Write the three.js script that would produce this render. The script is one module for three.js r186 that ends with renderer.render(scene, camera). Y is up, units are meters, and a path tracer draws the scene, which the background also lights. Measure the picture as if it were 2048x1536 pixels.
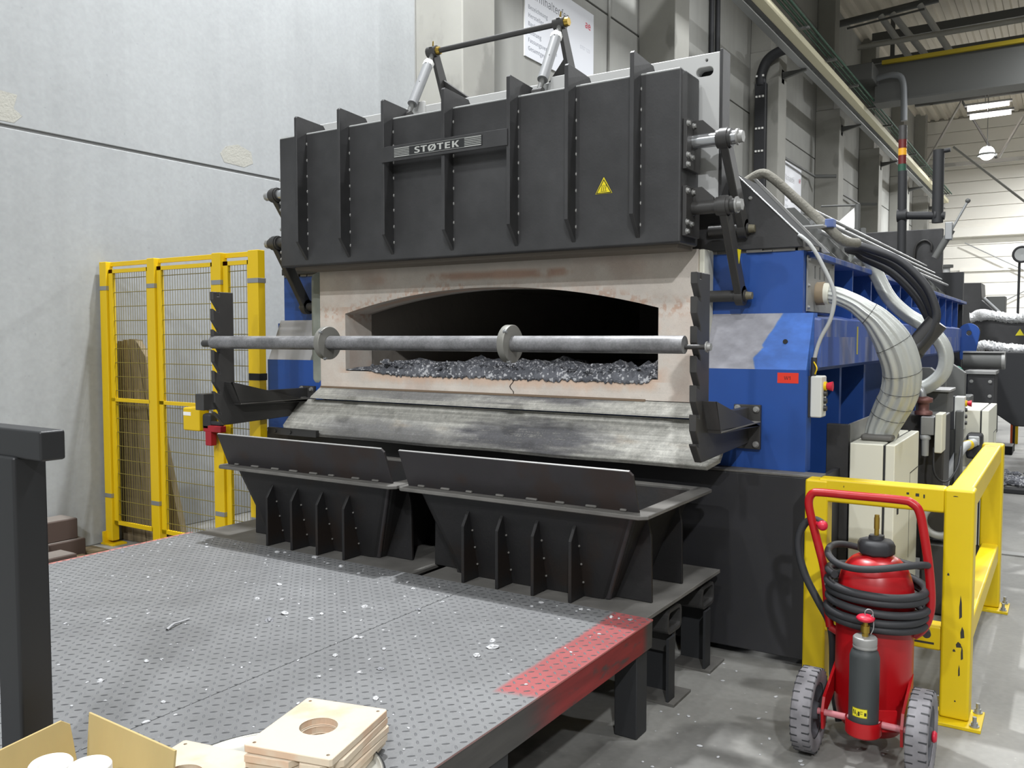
import * as THREE from 'three';
import { RoundedBoxGeometry } from 'three/addons/geometries/RoundedBoxGeometry.js';
import { mergeGeometries } from 'three/addons/utils/BufferGeometryUtils.js';
import { RectAreaLightUniformsLib } from 'three/addons/lights/RectAreaLightUniformsLib.js';

// ------------------------------------------------------------------ camera, lamps, exposure
const scene = new THREE.Scene();
scene.background = new THREE.Color(0x111214);
const renderer = new THREE.WebGLRenderer({ antialias: true });
renderer.toneMapping = THREE.LinearToneMapping;
renderer.toneMappingExposure = 2.4;
renderer.shadowMap.enabled = true;
RectAreaLightUniformsLib.init();

const camera = new THREE.PerspectiveCamera(47.78, 4 / 3, 0.05, 120);
camera.position.set(0, 1.6, 0);
{
  const yaw = THREE.MathUtils.degToRad(32.76), pit = THREE.MathUtils.degToRad(-3.1);
  camera.lookAt(-Math.sin(yaw) * Math.cos(pit), 1.6 + Math.sin(pit), -Math.cos(yaw) * Math.cos(pit));
}
// [x, y, z, radiance, half size] of the high bay lamps; later entries mostly added as fill
const LAMPS = [
  [-3.9, 9.2, -5.3, 1500, 0.15], [1.2, 9.2, -4.9, 430, 0.15], [0.6, 9.2, 2.6, 230, 0.2], [-4.0, 9.2, 3.2, 230, 0.2], [-1.8, 9.2, 9.5, 600, 0.2], [4.6, 9.2, 7.5, 1500, 0.2],
  [-3.3, 9.2, -14.2, 230, 0.2], [1.2, 9.2, -14.2, 420, 0.2], [1.2, 9.2, -23.5, 480, 0.2], [1.2, 9.2, -32.5, 420, 0.2],
  [1.6, 9.2, -40.0, 1400, 0.2], [6.5, 9.2, -5, 250, 0.2], [6.5, 9.2, -19, 260, 0.2], [6.5, 9.2, -38, 500, 0.2],
];
const FAR_LAMP = [-2.74, 8.14, -36, 260, 0.25];
const LIGHT_COL = 0xf9fbfd;

// ------------------------------------------------------------------ helpers
let seed = 7;
const rnd = () => { seed = (seed * 1664525 + 1013904223) >>> 0; return seed / 4294967296; };
const rr = (a, b) => a + (b - a) * rnd();
const V = (x, y, z) => new THREE.Vector3(x, y, z);
const used = new Map();
function numbered(n) { const k = used.get(n) || 0; used.set(n, k + 1); return k ? `${n}_${String(k).padStart(3, '0')}` : n; }
const ORG = new WeakMap();
function thing(name, org, label, category, group) {
  const o = new THREE.Group(); o.name = numbered(name); o.position.set(...org); ORG.set(o, org); scene.add(o);
  o.userData = { label, category }; if (group) o.userData.group = group; return o;
}
function struct(name, org = [0, 0, 0]) {
  const o = new THREE.Group(); o.name = numbered(name); o.position.set(...org); ORG.set(o, org); scene.add(o); o.userData.kind = 'structure'; return o;
}
function sub(name, parent, label) { const g = new THREE.Group(); g.name = name; parent.add(g); ORG.set(g, ORG.get(parent)); if (label) g.userData.label = label; return g; }
function copyThing(src, pos, turn, label, group) {
  const c = src.clone(); c.name = numbered(src.name.replace(/_\d\d\d$/, '')); c.position.set(...pos); c.rotation.y = turn || 0;
  c.userData = { ...src.userData, label: label || src.userData.label }; if (group) c.userData.group = group; scene.add(c); return c;
}
function boxUV(g, axis) {
  if (g.index) g = g.toNonIndexed();
  const p = g.attributes.position, n = p.count, uv = new Float32Array(n * 2);
  for (let i = 0; i < n; i += 3) {
    let a = axis;
    if (a === undefined) {
      const ax = p.getX(i + 1) - p.getX(i), ay = p.getY(i + 1) - p.getY(i), az = p.getZ(i + 1) - p.getZ(i);
      const bx_ = p.getX(i + 2) - p.getX(i), by = p.getY(i + 2) - p.getY(i), bz = p.getZ(i + 2) - p.getZ(i);
      const nx = Math.abs(ay * bz - az * by), ny = Math.abs(az * bx_ - ax * bz), nz = Math.abs(ax * by - ay * bx_);
      a = nz >= nx && nz >= ny ? 2 : (ny >= nx ? 1 : 0);
    }
    for (let k = i; k < i + 3; k++) {
      uv[k * 2] = a === 0 ? p.getZ(k) : p.getX(k); uv[k * 2 + 1] = a === 1 ? p.getZ(k) : p.getY(k);
    }
  }
  g.setAttribute('uv', new THREE.BufferAttribute(uv, 2));
  for (const k of Object.keys(g.attributes)) if (!['position', 'normal', 'uv'].includes(k)) g.deleteAttribute(k);
  return g;
}
function join(geos, axis) {
  const list = (Array.isArray(geos) ? geos : [geos]).flat(9).map(g => boxUV(g, axis));
  return list.length > 1 ? mergeGeometries(list) : list[0];
}
// one mesh = one part; geometry is written in world metres and moved to the parent's base
function mesh(name, geos, mat, parent, o = {}) {
  const g = o.keepUV ? (Array.isArray(geos) ? mergeGeometries(geos) : geos) : join(geos, o.axis);
  const og = parent ? ORG.get(parent) : [0, 0, 0];
  g.translate(-og[0], -og[1], -og[2]);
  const m = new THREE.Mesh(g, mat); m.name = name; ORG.set(m, og); (parent || scene).add(m);
  if (o.kind) m.userData.kind = o.kind; if (o.label) m.userData.label = o.label; return m;
}
function single(name, geos, mat, label, category, group, o = {}) {   // a thing that is one mesh, pivot at its base
  const g = o.keepUV ? geos : join(geos, o.axis); g.computeBoundingBox(); const b = g.boundingBox, c = b.getCenter(V(0, 0, 0));
  const og = [c.x, b.min.y, c.z]; g.translate(-og[0], -og[1], -og[2]);
  const m = new THREE.Mesh(g, mat); m.name = numbered(name); m.position.set(...og); ORG.set(m, og); scene.add(m);
  m.userData = { label, category }; if (group) m.userData.group = group; if (o.kind) m.userData.kind = o.kind; return m;
}
// shapes
const bx = (x0, x1, y0, y1, z0, z1, r = 0) => {
  const w = x1 - x0, h = y1 - y0, d = z1 - z0, q = Math.min(r, w * 0.45, h * 0.45, d * 0.45);
  const g = q > 0 ? new RoundedBoxGeometry(w, h, d, 1, q) : new THREE.BoxGeometry(w, h, d);
  return g.translate((x0 + x1) / 2, (y0 + y1) / 2, (z0 + z1) / 2);
};
const shp = (pts, holes) => { const s = new THREE.Shape(pts.map(p => new THREE.Vector2(p[0], p[1]))); for (const h of holes || []) s.holes.push(new THREE.Path(h.map(p => new THREE.Vector2(p[0], p[1])))); return s; };
function ext(s, d, bev) {
  return bev ? new THREE.ExtrudeGeometry(s, { depth: d - 2 * bev, bevelEnabled: true, bevelSize: bev, bevelOffset: -bev, bevelThickness: bev, bevelSegments: 1, curveSegments: 8 }).translate(0, 0, bev)
    : new THREE.ExtrudeGeometry(s, { depth: d, bevelEnabled: false, curveSegments: 8 });
}
const polyZ = (pts, z0, z1, bev = 0, holes) => ext(shp(pts, holes), z1 - z0, bev).translate(0, 0, z0);            // [x, y]
const polyX = (pts, x0, x1, bev = 0, holes) => ext(shp(pts.map(p => [-p[0], p[1]]), (holes || []).map(h => h.map(p => [-p[0], p[1]]))), x1 - x0, bev).rotateY(Math.PI / 2).translate(x0, 0, 0); // [z, y]
const polyY = (pts, y0, y1, bev = 0, holes) => ext(shp(pts.map(p => [p[0], -p[1]]), (holes || []).map(h => h.map(p => [p[0], -p[1]]))), y1 - y0, bev).rotateX(-Math.PI / 2).translate(0, y0, 0); // [x, z]
function cyl(a, b, r0, r1 = r0, seg = 20) {
  const A = V(...a), B = V(...b), d = B.clone().sub(A), L = d.length();
  const g = new THREE.CylinderGeometry(r1, r0, L, seg); g.translate(0, L / 2, 0);
  g.applyQuaternion(new THREE.Quaternion().setFromUnitVectors(V(0, 1, 0), d.normalize())); return g.translate(...a);
}
function tube(pts, r, seg = 60, rad = 10, flute = 0, nfl = 9, closed = false) {
  const c = new THREE.CatmullRomCurve3(pts.map(p => V(p[0], p[1], p[2])), closed, 'catmullrom', 0.5);
  if (typeof r === 'number' && !flute) {
    const t = new THREE.TubeGeometry(c, seg, r, rad, closed);
    if (closed) return t;
    const caps = [0, 1].map(k => { const p = c.getPoint(k), tg = c.getTangent(k).multiplyScalar(k ? 1 : -1); return new THREE.CircleGeometry(r, rad).applyQuaternion(new THREE.Quaternion().setFromUnitVectors(V(0, 0, 1), tg)).translate(p.x, p.y, p.z); });
    return [t, ...caps];
  }
  const rf = typeof r === 'function' ? r : () => r, t = new THREE.TubeGeometry(c, seg, 1, rad, closed), p = t.attributes.position;
  for (let i = 0; i <= seg; i++) {
    const u = i / seg, q = c.getPointAt(u);
    for (let j = 0; j <= rad; j++) {
      const k = i * (rad + 1) + j, th = j / rad * Math.PI * 2, R = rf(u) * (1 + flute * Math.cos(th * nfl));
      p.setXYZ(k, q.x + (p.getX(k) - q.x) * R, q.y + (p.getY(k) - q.y) * R, q.z + (p.getZ(k) - q.z) * R);
    }
  }
  t.computeVertexNormals(); return t;
}
const lathe = (prof, x, y, z, seg = 32) => new THREE.LatheGeometry(prof.map(p => new THREE.Vector2(Math.max(p[0], 0.0001), p[1])), seg).translate(x, y, z);
const ball = (x, y, z, r, s = 8) => new THREE.SphereGeometry(r, s, Math.max(4, s - 2)).translate(x, y, z);
function hexBolt(x, y, z, r, h, dir = 'x') {   // hexagonal head with washer standing on a face
  const e = dir === 'x' ? [h, 0, 0] : dir === 'y' ? [0, h, 0] : [0, 0, h];
  return [cyl([x, y, z], [x + e[0] * 0.3, y + e[1] * 0.3, z + e[2] * 0.3], r * 1.25, r * 1.25, 12), cyl([x, y, z], [x + e[0], y + e[1], z + e[2]], r, r * 0.92, 6)];
}
function rot(g, axis, ang, px, py, pz) { const l = Array.isArray(g) ? g.flat(9) : [g]; for (const q of l) { q.translate(-px, -py, -pz); q['rotate' + axis](ang); q.translate(px, py, pz); } return g; }
const slotPath = (cx, cy, w, h) => { const p = [], r = h / 2; for (let i = 0; i <= 8; i++) { const a = -Math.PI / 2 + Math.PI * i / 8; p.push([cx + w / 2 - r + r * Math.cos(a), cy + r * Math.sin(a)]); } for (let i = 0; i <= 8; i++) { const a = Math.PI / 2 + Math.PI * i / 8; p.push([cx - w / 2 + r + r * Math.cos(a), cy + r * Math.sin(a)]); } return p; };

// ------------------------------------------------------------------ procedural textures
function hash(x, y, s) { let h = Math.imul(x, 374761393) ^ Math.imul(y, 668265263) ^ Math.imul(s, 974634541); h = Math.imul(h ^ (h >>> 13), 1274126177); return ((h ^ (h >>> 16)) >>> 0) / 4294967296; }
const FS = 512;
function field(base, oct, sd, gain = 0.55) {
  const f = new Float32Array(FS * FS); let amp = 1, tot = 0;
  for (let o = 0; o < oct; o++) {
    const P = base << o;
    if (P > FS / 2) break;
    for (let j = 0; j < FS; j++) {
      const y = j / FS * P, iy = Math.floor(y), fy = y - iy, sy = fy * fy * (3 - 2 * fy);
      for (let i = 0; i < FS; i++) {
        const x = i / FS * P, ix = Math.floor(x), fx = x - ix, sx = fx * fx * (3 - 2 * fx), x1 = (ix + 1) % P, y1 = (iy + 1) % P;
        const a = hash(ix, iy, sd + o), b = hash(x1, iy, sd + o), c = hash(ix, y1, sd + o), d = hash(x1, y1, sd + o);
        f[j * FS + i] += amp * (a + (b - a) * sx + (c - a) * sy + (a - b - c + d) * sx * sy);
      }
    }
    tot += amp; amp *= gain;
  }
  for (let i = 0; i < f.length; i++) f[i] /= tot; return f;
}
const F1 = field(4, 7, 11), F2 = field(8, 6, 37), F3 = field(32, 4, 71), F4 = field(128, 2, 93, 0.7);
const fs = (F, u, v) => {
  u = (u - Math.floor(u)) * FS; v = (v - Math.floor(v)) * FS; const i = Math.floor(u) % FS, j = Math.floor(v) % FS, a = u - Math.floor(u), b = v - Math.floor(v), i1 = (i + 1) % FS, j1 = (j + 1) % FS;
  return (F[j * FS + i] * (1 - a) + F[j * FS + i1] * a) * (1 - b) + (F[j1 * FS + i] * (1 - a) + F[j1 * FS + i1] * a) * b;
};
const sat = x => x < 0 ? 0 : x > 1 ? 1 : x, sst = (a, b, x) => { x = sat((x - a) / (b - a)); return x * x * (3 - 2 * x); };
const mix = (a, b, t) => [a[0] + (b[0] - a[0]) * t, a[1] + (b[1] - a[1]) * t, a[2] + (b[2] - a[2]) * t];
// fn(u, v) -> sRGB bytes or, for data, one number 0..255.  rect = [u0, v0, width, height] in metres of the uv
function tex(w, h, rect, fn, data = false) {
  const a = new Uint8Array(w * h * 4);
  for (let j = 0; j < h; j++) for (let i = 0; i < w; i++) {
    const c = fn((i + 0.5) / w, (j + 0.5) / h), k = (j * w + i) * 4;
    if (data) { a[k] = a[k + 1] = a[k + 2] = c; } else { a[k] = c[0]; a[k + 1] = c[1]; a[k + 2] = c[2]; }
    a[k + 3] = 255;
  }
  const t = new THREE.DataTexture(a, w, h, THREE.RGBAFormat); t.magFilter = THREE.LinearFilter; t.minFilter = THREE.LinearMipmapLinearFilter; t.generateMipmaps = true;
  t.wrapS = t.wrapT = THREE.RepeatWrapping; t.repeat.set(1 / rect[2], 1 / rect[3]); t.offset.set(-rect[0] / rect[2], -rect[1] / rect[3]);
  if (!data) t.colorSpace = THREE.SRGBColorSpace; t.needsUpdate = true; return t;
}
const tile = (T, px, fn, data) => tex(px, px, [0, 0, T, T], fn, data);
function canvasTex(w, h, rect, draw) {
  const c = document.createElement('canvas'); c.width = w; c.height = h; const x = c.getContext('2d'); draw(x, w, h);
  const t = new THREE.CanvasTexture(c); t.colorSpace = THREE.SRGBColorSpace; t.wrapS = t.wrapT = THREE.RepeatWrapping;
  t.repeat.set(1 / rect[2], 1 / rect[3]); t.offset.set(-rect[0] / rect[2], -rect[1] / rect[3]); return t;
}
const std = (color, roughness, metalness = 0, more = {}) => new THREE.MeshStandardMaterial({ color, roughness, metalness, ...more });
const spk = (u, v, n, th) => fs(F4, u * n, v * n) > th ? 1 : 0;

const bumpFine = tile(1, 512, (u, v) => 255 * (0.6 * fs(F3, u, v) + 0.4 * fs(F4, u, v)), true);
const bumpCoarse = tile(2, 512, (u, v) => 255 * (0.6 * fs(F2, u, v) + 0.4 * fs(F3, u, v)), true);
const M = {};
M.wall = std(0xffffff, 0.9, 0, { bumpMap: bumpCoarse, bumpScale: 0.003, map: tile(6, 1024, (u, v) => {
  const s = fs(F3, u * 1.5, v * 0.03), n = fs(F1, u, v), m = fs(F4, u * 2, v * 2); let k = 0.9 + 0.14 * (n - 0.5) + 0.05 * (s - 0.5) + 0.05 * (m - 0.5);
  if (spk(u, v, 1.7, 0.9)) k *= 0.92; return [174 * k, 177 * k, 178 * k]; }) });
M.wallDusk = std(0xffffff, 0.9, 0, { map: tile(5, 512, (u, v) => { const k = 0.9 + 0.16 * (fs(F1, u, v) - 0.5) + 0.06 * (fs(F3, u, v * 0.1) - 0.5); return [168 * k, 168 * k, 163 * k]; }) });
M.patch = std(0xa3a29a, 0.9, 0, { bumpMap: bumpFine, bumpScale: 0.004 });
M.column = std(0xffffff, 0.85, 0, { map: tile(4, 512, (u, v) => { const k = 0.9 + 0.2 * (fs(F1, u, v) - 0.5) - 0.12 * sst(0.62, 0.75, fs(F2, u + 0.3, v * 0.6)); return [164 * k, 163 * k, 156 * k]; }) });
M.floor = std(0xffffff, 0.62, 0, { bumpMap: bumpCoarse, bumpScale: 0.0015, map: tile(7, 1536, (u, v) => {
  const n = fs(F1, u, v), m = fs(F2, u + 0.4, v), f = fs(F4, u * 3, v * 3); let k = 0.86 + 0.34 * (n - 0.5) + 0.2 * (m - 0.5) + 0.07 * (f - 0.5);
  k -= 0.16 * sst(0.6, 0.72, fs(F2, u * 1.5, v * 1.5 + 0.2)); k += spk(u, v, 2.3, 0.88) * 0.12; return [158 * k, 157 * k, 152 * k]; }) });
M.siding = std(0xe2dfd6, 0.55);
M.ceiling = std(0xbdb6a8, 0.7);
M.steelDark = std(0x2c2d2f, 0.6, 0.2);
M.paintBlack = std(0xffffff, 0.5, 0, { bumpMap: bumpFine, bumpScale: 0.0006, map: tile(2, 512, (u, v) => { const k = 0.88 + 0.6 * (fs(F1, u, v) - 0.5) + 0.15 * (fs(F3, u, v) - 0.5); return [61 * k, 61 * k, 62 * k]; }) });
M.armBlack = std(0xffffff, 0.45, 0, { map: tile(1, 256, (u, v) => { const k = 0.9 + 0.35 * (fs(F1, u, v) - 0.5); return [62 * k, 61 * k, 60 * k]; }) });
M.millScale = std(0xffffff, 0.5, 0.25, { bumpMap: bumpFine, bumpScale: 0.0008, map: tile(1.5, 512, (u, v) => { const n = fs(F1, u, v), m = sst(0.52, 0.72, fs(F2, u + 0.2, v)); const k = 0.85 + 0.35 * (n - 0.5); return mix([64 * k, 61 * k, 63 * k], [68 * k, 52 * k, 44 * k], m * 0.6); }) });
M.panShell = std(0xffffff, 0.55, 0.1, { bumpMap: bumpFine, bumpScale: 0.0008, map: tile(1.5, 512, (u, v) => { const n = fs(F1, u, v), m = sst(0.5, 0.72, fs(F2, u + 0.2, v)), k = 0.85 + 0.35 * (n - 0.5); return mix([33 * k, 32 * k, 33 * k], [40 * k, 30 * k, 24 * k], m * 0.8); }) });
M.flange = std(0xffffff, 0.6, 0.1, { map: tile(1.2, 512, (u, v) => { const k = 0.9 + 0.4 * (fs(F2, u, v) - 0.5); return [108 * k, 106 * k, 102 * k]; }) });
M.skirt = std(0xffffff, 0.5, 0, { map: tile(2.2, 512, (u, v) => { const k = 0.9 + 0.35 * (fs(F1, u, v) - 0.5); return spk(u, v, 1.3, 0.93) ? [90, 92, 95] : [47 * k, 47 * k, 50 * k]; }) });
M.blue = std(0xffffff, 0.42, 0, { map: tile(2.5, 512, (u, v) => { const n = fs(F1, u, v), k = 0.92 + 0.3 * (n - 0.5), d = sst(0.62, 0.8, fs(F2, u, v * 0.4)); return mix([38 * k, 84 * k, 166 * k], [92, 96, 122], d * 0.35); }) });
M.blueDusty = std(0xffffff, 0.55, 0, { map: tile(1.6, 512, (u, v) => { const s = fs(F3, u * 0.5, v * 0.06), d = sst(0.42, 0.7, s * 0.6 + fs(F1, u, v) * 0.4); return mix([44, 76, 150], [128, 126, 146], d * 0.8); }) });
M.blueDark = std(0x2a4a8c, 0.5);
M.primerL = std(0x9a9a9c, 0.7);
M.primerR = std(0xffffff, 0.6, 0, { map: tex(512, 512, [-1.63, 1.42, 0.56, 0.31], (u, v) => {
  const w = 0.10 * (fs(F1, u, v) - 0.5), k = 0.9 + 0.3 * (fs(F2, u, v) - 0.5), e = 0.59 + (v - 0.45) * (v > 0.45 ? 0.55 : -0.4) * 0.5 + (v < 0.4 ? -0.12 * sst(0.45, 0.2, v) : 0) + w * 0.35, t = sst(e - 0.012, e + 0.012, u);
  return mix([158 * k, 158 * k, 166 * k], [62 * k, 112 * k, 198 * k], t); }) });
M.yellow = std(0xffffff, 0.42, 0, { map: tile(2, 512, (u, v) => { const k = 0.95 + 0.12 * (fs(F1, u, v) - 0.5), d = sst(0.77, 0.8, fs(F2, u * 1.1, v * 0.7)) * sst(0.5, 0.6, fs(F3, u, v)); return mix([228 * k, 198 * k, 14], [60, 56, 44], d); }) });
M.yellowThin = std(0xdcb80c, 0.45);
M.scuff = std(0x35332c, 0.8);
M.galv = std(0x9fa1a2, 0.4, 0.6);
M.chrome = std(0xb9bbbd, 0.25, 0.8);
M.boltGrey = std(0x989896, 0.45, 0.4);
M.brass = std(0xa58a3c, 0.35, 0.8);
M.red = std(0xffffff, 0.35, 0, { map: tile(1, 512, (u, v) => { const k = 0.95 + 0.14 * (fs(F1, u, v) - 0.5), d = sst(0.6, 0.85, fs(F2, u, v)); return mix([176 * k, 16 * k, 24 * k], [170, 90, 92], d * 0.3); }) });
M.redKnob = std(0xc4203a, 0.4);
M.rubber = std(0x2b2c2f, 0.62);
M.tyre = std(0xffffff, 0.8, 0, { map: tile(0.5, 256, (u, v) => { const k = 0.9 + 0.4 * (fs(F2, u, v) - 0.5); return [136 * k, 134 * k, 138 * k]; }) });
M.ivory = std(0xd9d8c9, 0.45);
M.ivoryShade = std(0xbdbcab, 0.5);
M.boxGrey = std(0xc9cac4, 0.5);
M.white = std(0xf2f2ee, 0.7);
M.shield = std(0xc2c3c2, 0.5);
M.rope = std(0xe9eaea, 0.95, 0, { bumpMap: bumpFine, bumpScale: 0.02 });
M.sleeve = std(0xb4b7b3, 0.4, 0.3, { bumpMap: bumpFine, bumpScale: 0.001 });
M.greyPlastic = std(0xa9abaa, 0.5);
M.tan = std(0xffffff, 0.75, 0, { map: tile(0.6, 256, (u, v) => { const k = 0.94 + 0.14 * (fs(F1, u, v * 0.3) - 0.5); return [192 * k, 170 * k, 116 * k]; }) });
M.ceramic = std(0xffffff, 0.85, 0, { map: tile(0.45, 512, (u, v) => { const n = fs(F1, u, v), d = sst(0.45, 0.75, fs(F1, u + 0.5, v)); return mix([200, 186, 166], [192, 158, 132], d * 0.7 + 0.1 * (n - 0.5)); }), bumpMap: bumpFine, bumpScale: 0.0008 });
M.ceramicEdge = std(0xd8cdaa, 0.9, 0, { bumpMap: bumpFine, bumpScale: 0.002 });
M.ceramicWhite = std(0xf0efec, 0.8);
M.tin = std(0xb9b8b0, 0.35, 0.5);
M.dross = std(0xffffff, 0.9, 0, { map: tile(0.5, 512, (u, v) => { const n = fs(F2, u, v), w = sst(0.56, 0.66, fs(F3, u, v)); return mix([64 + 60 * n, 66 + 60 * n, 72 + 60 * n], [216, 216, 218], w * 0.75); }), bumpMap: bumpFine, bumpScale: 0.01 });
M.chip = std(0xb2b3b5, 0.6, 0.1);
M.chipDark = std(0x85868a, 0.6, 0.2);
M.wood = std(0xffffff, 0.85, 0, { map: tile(1.2, 512, (u, v) => { const s = fs(F3, u * 0.8, v * 0.05), k = 0.8 + 0.5 * (s - 0.5) + 0.2 * (fs(F1, u, v) - 0.5); return [148 * k, 132 * k, 102 * k]; }) });
M.rustBlock = std(0x4a3c36, 0.7);
M.green = std(0x1f4a38, 0.6);
M.cableGreen = std(0x2c9a80, 0.5);
M.cream = std(0xd8d2b4, 0.6);
M.girder = std(0x565755, 0.6);
M.black = std(0x111214, 0.7);
M.glass = std(0x6e7478, 0.2);
M.tray = std(0x3c3d3f, 0.6);
// ------------------------------------------------------------------ the hall
{
  const f = struct('floor'); mesh('slab', bx(-6.8, 15, -0.3, 0, -46, 16), M.floor, f);
}
const COLZ = [-7.75, -13.7, -19.7, -25.7, -31.7, -37.7, -43.6];
{
  const w = struct('wall_left', [-6.4, 0, -18]);
  const joints = [[0, 3.058], [3.078, 6.66], [6.68, 10.3], [10.31, 11.8]];
  for (const [y0, y1] of joints) mesh('wall_panel', bx(-6.5, -6.28, y0, y1, -7.75, 16, 0.008), M.wall, w);
  mesh('joint_seal', bx(-6.34, -6.287, 3.052, 3.084, -7.7, 16), std(0x5c5d5c, 0.8), w);
  const zs = [-7.75, ...COLZ.slice(1), -46];
  for (let i = 0; i < zs.length - 1; i++) for (const [y0, y1] of joints)
    mesh('wall_panel', bx(-6.5, -6.28, y0 + 0.004, y1 - 0.004, zs[i + 1] + 0.01, zs[i] - 0.01, 0.012), M.wallDusk, w);
  mesh('wall_backing', bx(-6.8, -6.5, 0, 11.8, -46, 16), M.wallDusk, w);
  mesh('repair_patch', polyX([[-5.1, 3.13], [-5.32, 3.12], [-5.42, 3.17], [-5.4, 3.27], [-5.25, 3.31], [-5.12, 3.27], [-5.06, 3.2]], -6.281, -6.2785), M.patch, w);
  mesh('repair_patch', polyX([[-2.9, 3.1], [-3.3, 3.1], [-3.36, 3.16], [-3.3, 3.2], [-3.33, 3.3], [-2.9, 3.32]], -6.281, -6.2785), M.patch, w);
}
for (const [i, z] of COLZ.entries()) {
  const c = struct('concrete_column', [-5.95, 0, z - 0.32]);
  mesh('shaft', bx(-6.28, -5.62, 0, 8.0, z - 0.63, z, 0.02), M.column, c);
  if (i > 0) mesh('beam_bracket', [polyZ([[-5.62, 7.4], [-5.1, 7.52], [-5.1, 7.548], [-5.62, 7.548]], z - 0.36, z - 0.28), bx(-5.64, -5.62, 7.3, 7.6, z - 0.42, z - 0.22)], M.girder, c);
  mesh('upper_shaft', bx(-6.28, -5.8, 8.0, 11.8, z - 0.6, z - 0.03, 0.02), M.column, c);
}
{
  const c = struct('ceiling', [4, 11.8, -18]); const g = [];
  for (let x = -6.6; x < 15; x += 0.4) g.push(polyZ([[x, 11.8], [x, 11.7], [x + 0.16, 11.7], [x + 0.2, 11.62], [x + 0.36, 11.62], [x + 0.4, 11.7], [x + 0.4, 11.8]], -46, 16));
  mesh('roof_sheet', g, M.ceiling, c); mesh('roof_slab', bx(-6.8, 15, 11.8, 12.1, -46, 16), M.ceiling, c);
  const wr = struct('wall_right', [14.9, 0, -18]); mesh('wall_panel', bx(14.8, 15.1, 0, 11.8, -46, 16), M.wallDusk, wr);
  const wf = struct('wall_front', [4, 0, 16.1]); mesh('wall_panel', bx(-6.8, 15, 0, 11.8, 16, 16.3), M.wallDusk, wf);
  const wb = struct('wall_back', [4, 0, -45.2]); mesh('backing', bx(-6.8, 15, 0, 11.8, -45.6, -45.2), M.siding, wb);
  for (let y = 0; y < 11.6; y += 0.58) mesh('siding_panel', bx(-6.28, 14.8, y + 0.012, y + 0.58, -45.2, -45.05, 0.02), M.siding, wb);
  mesh('ledge_rail', bx(-5.6, 14.8, 6.15, 6.6, -45.05, -44.6, 0.02), M.siding, wb);
  for (const [a, b] of [[[-4.2, 5.9], [2.4, 2.2]], [[-4.2, 2.3], [2.4, 5.95]]]) mesh('wind_brace', cyl([a[0], a[1], -44.8], [b[0], b[1], -44.8], 0.025, 0.025, 8), M.galv, wb);
  mesh('sheeting_rail', bx(-4.4, 14.8, 4.6, 4.7, -45.05, -44.95), M.siding, wb);
}
// ------------------------------------------------------------------ lamps
function highBay(x, y, z, I, h, label, group, dome) {
  const t = thing('high_bay_lamp', [x, y, z], label, 'lamp', group);
  mesh('housing', lathe([[0.05, 0.34], [0.12, 0.33], [0.14, 0.2], [h * 1.3, 0.04], [h * 1.32, 0], [h * 1.2, 0.01], [0.1, 0.1]], x, y, z, 24), M.galv, t);
  mesh('lens', dome ? new THREE.SphereGeometry(h, 24, 16).translate(x, y + 0.1, z) : new THREE.CylinderGeometry(h * 1.18, h * 1.18, 0.02, 24).translate(x, y + 0.02, z), new THREE.MeshStandardMaterial({ color: 0xffffff, emissive: LIGHT_COL, emissiveIntensity: 6, roughness: 0.4 }), t);
  mesh('hanger', cyl([x, y + 0.33, z], [x, 11.62, z], 0.012, 0.012, 6), M.galv, t);
  const L = new THREE.RectAreaLight(LIGHT_COL, I, h * 2, h * 2); L.position.set(x, y - (dome ? h : 0.02), z); L.lookAt(x, y - 5, z); scene.add(L);
}
for (const [x, y, z, I, h] of LAMPS) highBay(x, y, z, I, h, 'unseen round high bay lamp above the picture, in a set mostly added for fill', 'high bay lamps above the picture');
highBay(...FAR_LAMP, 'round high bay lamp glowing in front of the far white wall', undefined, true);
{
  const t = thing('strip_light', [-2.9, 10.0, -38], 'twin white fluorescent strip light below the far roof sheets', 'lamp');
  const em = new THREE.MeshStandardMaterial({ color: 0xffffff, emissive: 0xfff2ee, emissiveIntensity: 3 });
  for (const [a, b] of [[[-3.6, 10.36], [-2.2, 10.4]], [[-3.5, 10.03], [-2.13, 10.06]]]) {
    mesh('tube', cyl([a[0], a[1], -38], [b[0], b[1], -38], 0.09, 0.09, 10), em, t); mesh('tray', bx(a[0] - 0.1, b[0] + 0.1, a[1] + 0.1, a[1] + 0.17, -38.12, -37.88), M.galv, t); mesh('drop_rod', cyl([a[0] + 0.6, a[1] + 0.15, -38], [a[0] + 0.6, 11.6, -38], 0.015, 0.015, 6), M.galv, t);
    const L = new THREE.RectAreaLight(0xfff2ee, 10, 1.4, 0.16); L.position.set((a[0] + b[0]) / 2, a[1] - 0.11, -38); L.lookAt((a[0] + b[0]) / 2, 0, -38); scene.add(L);
  }
}
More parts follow.
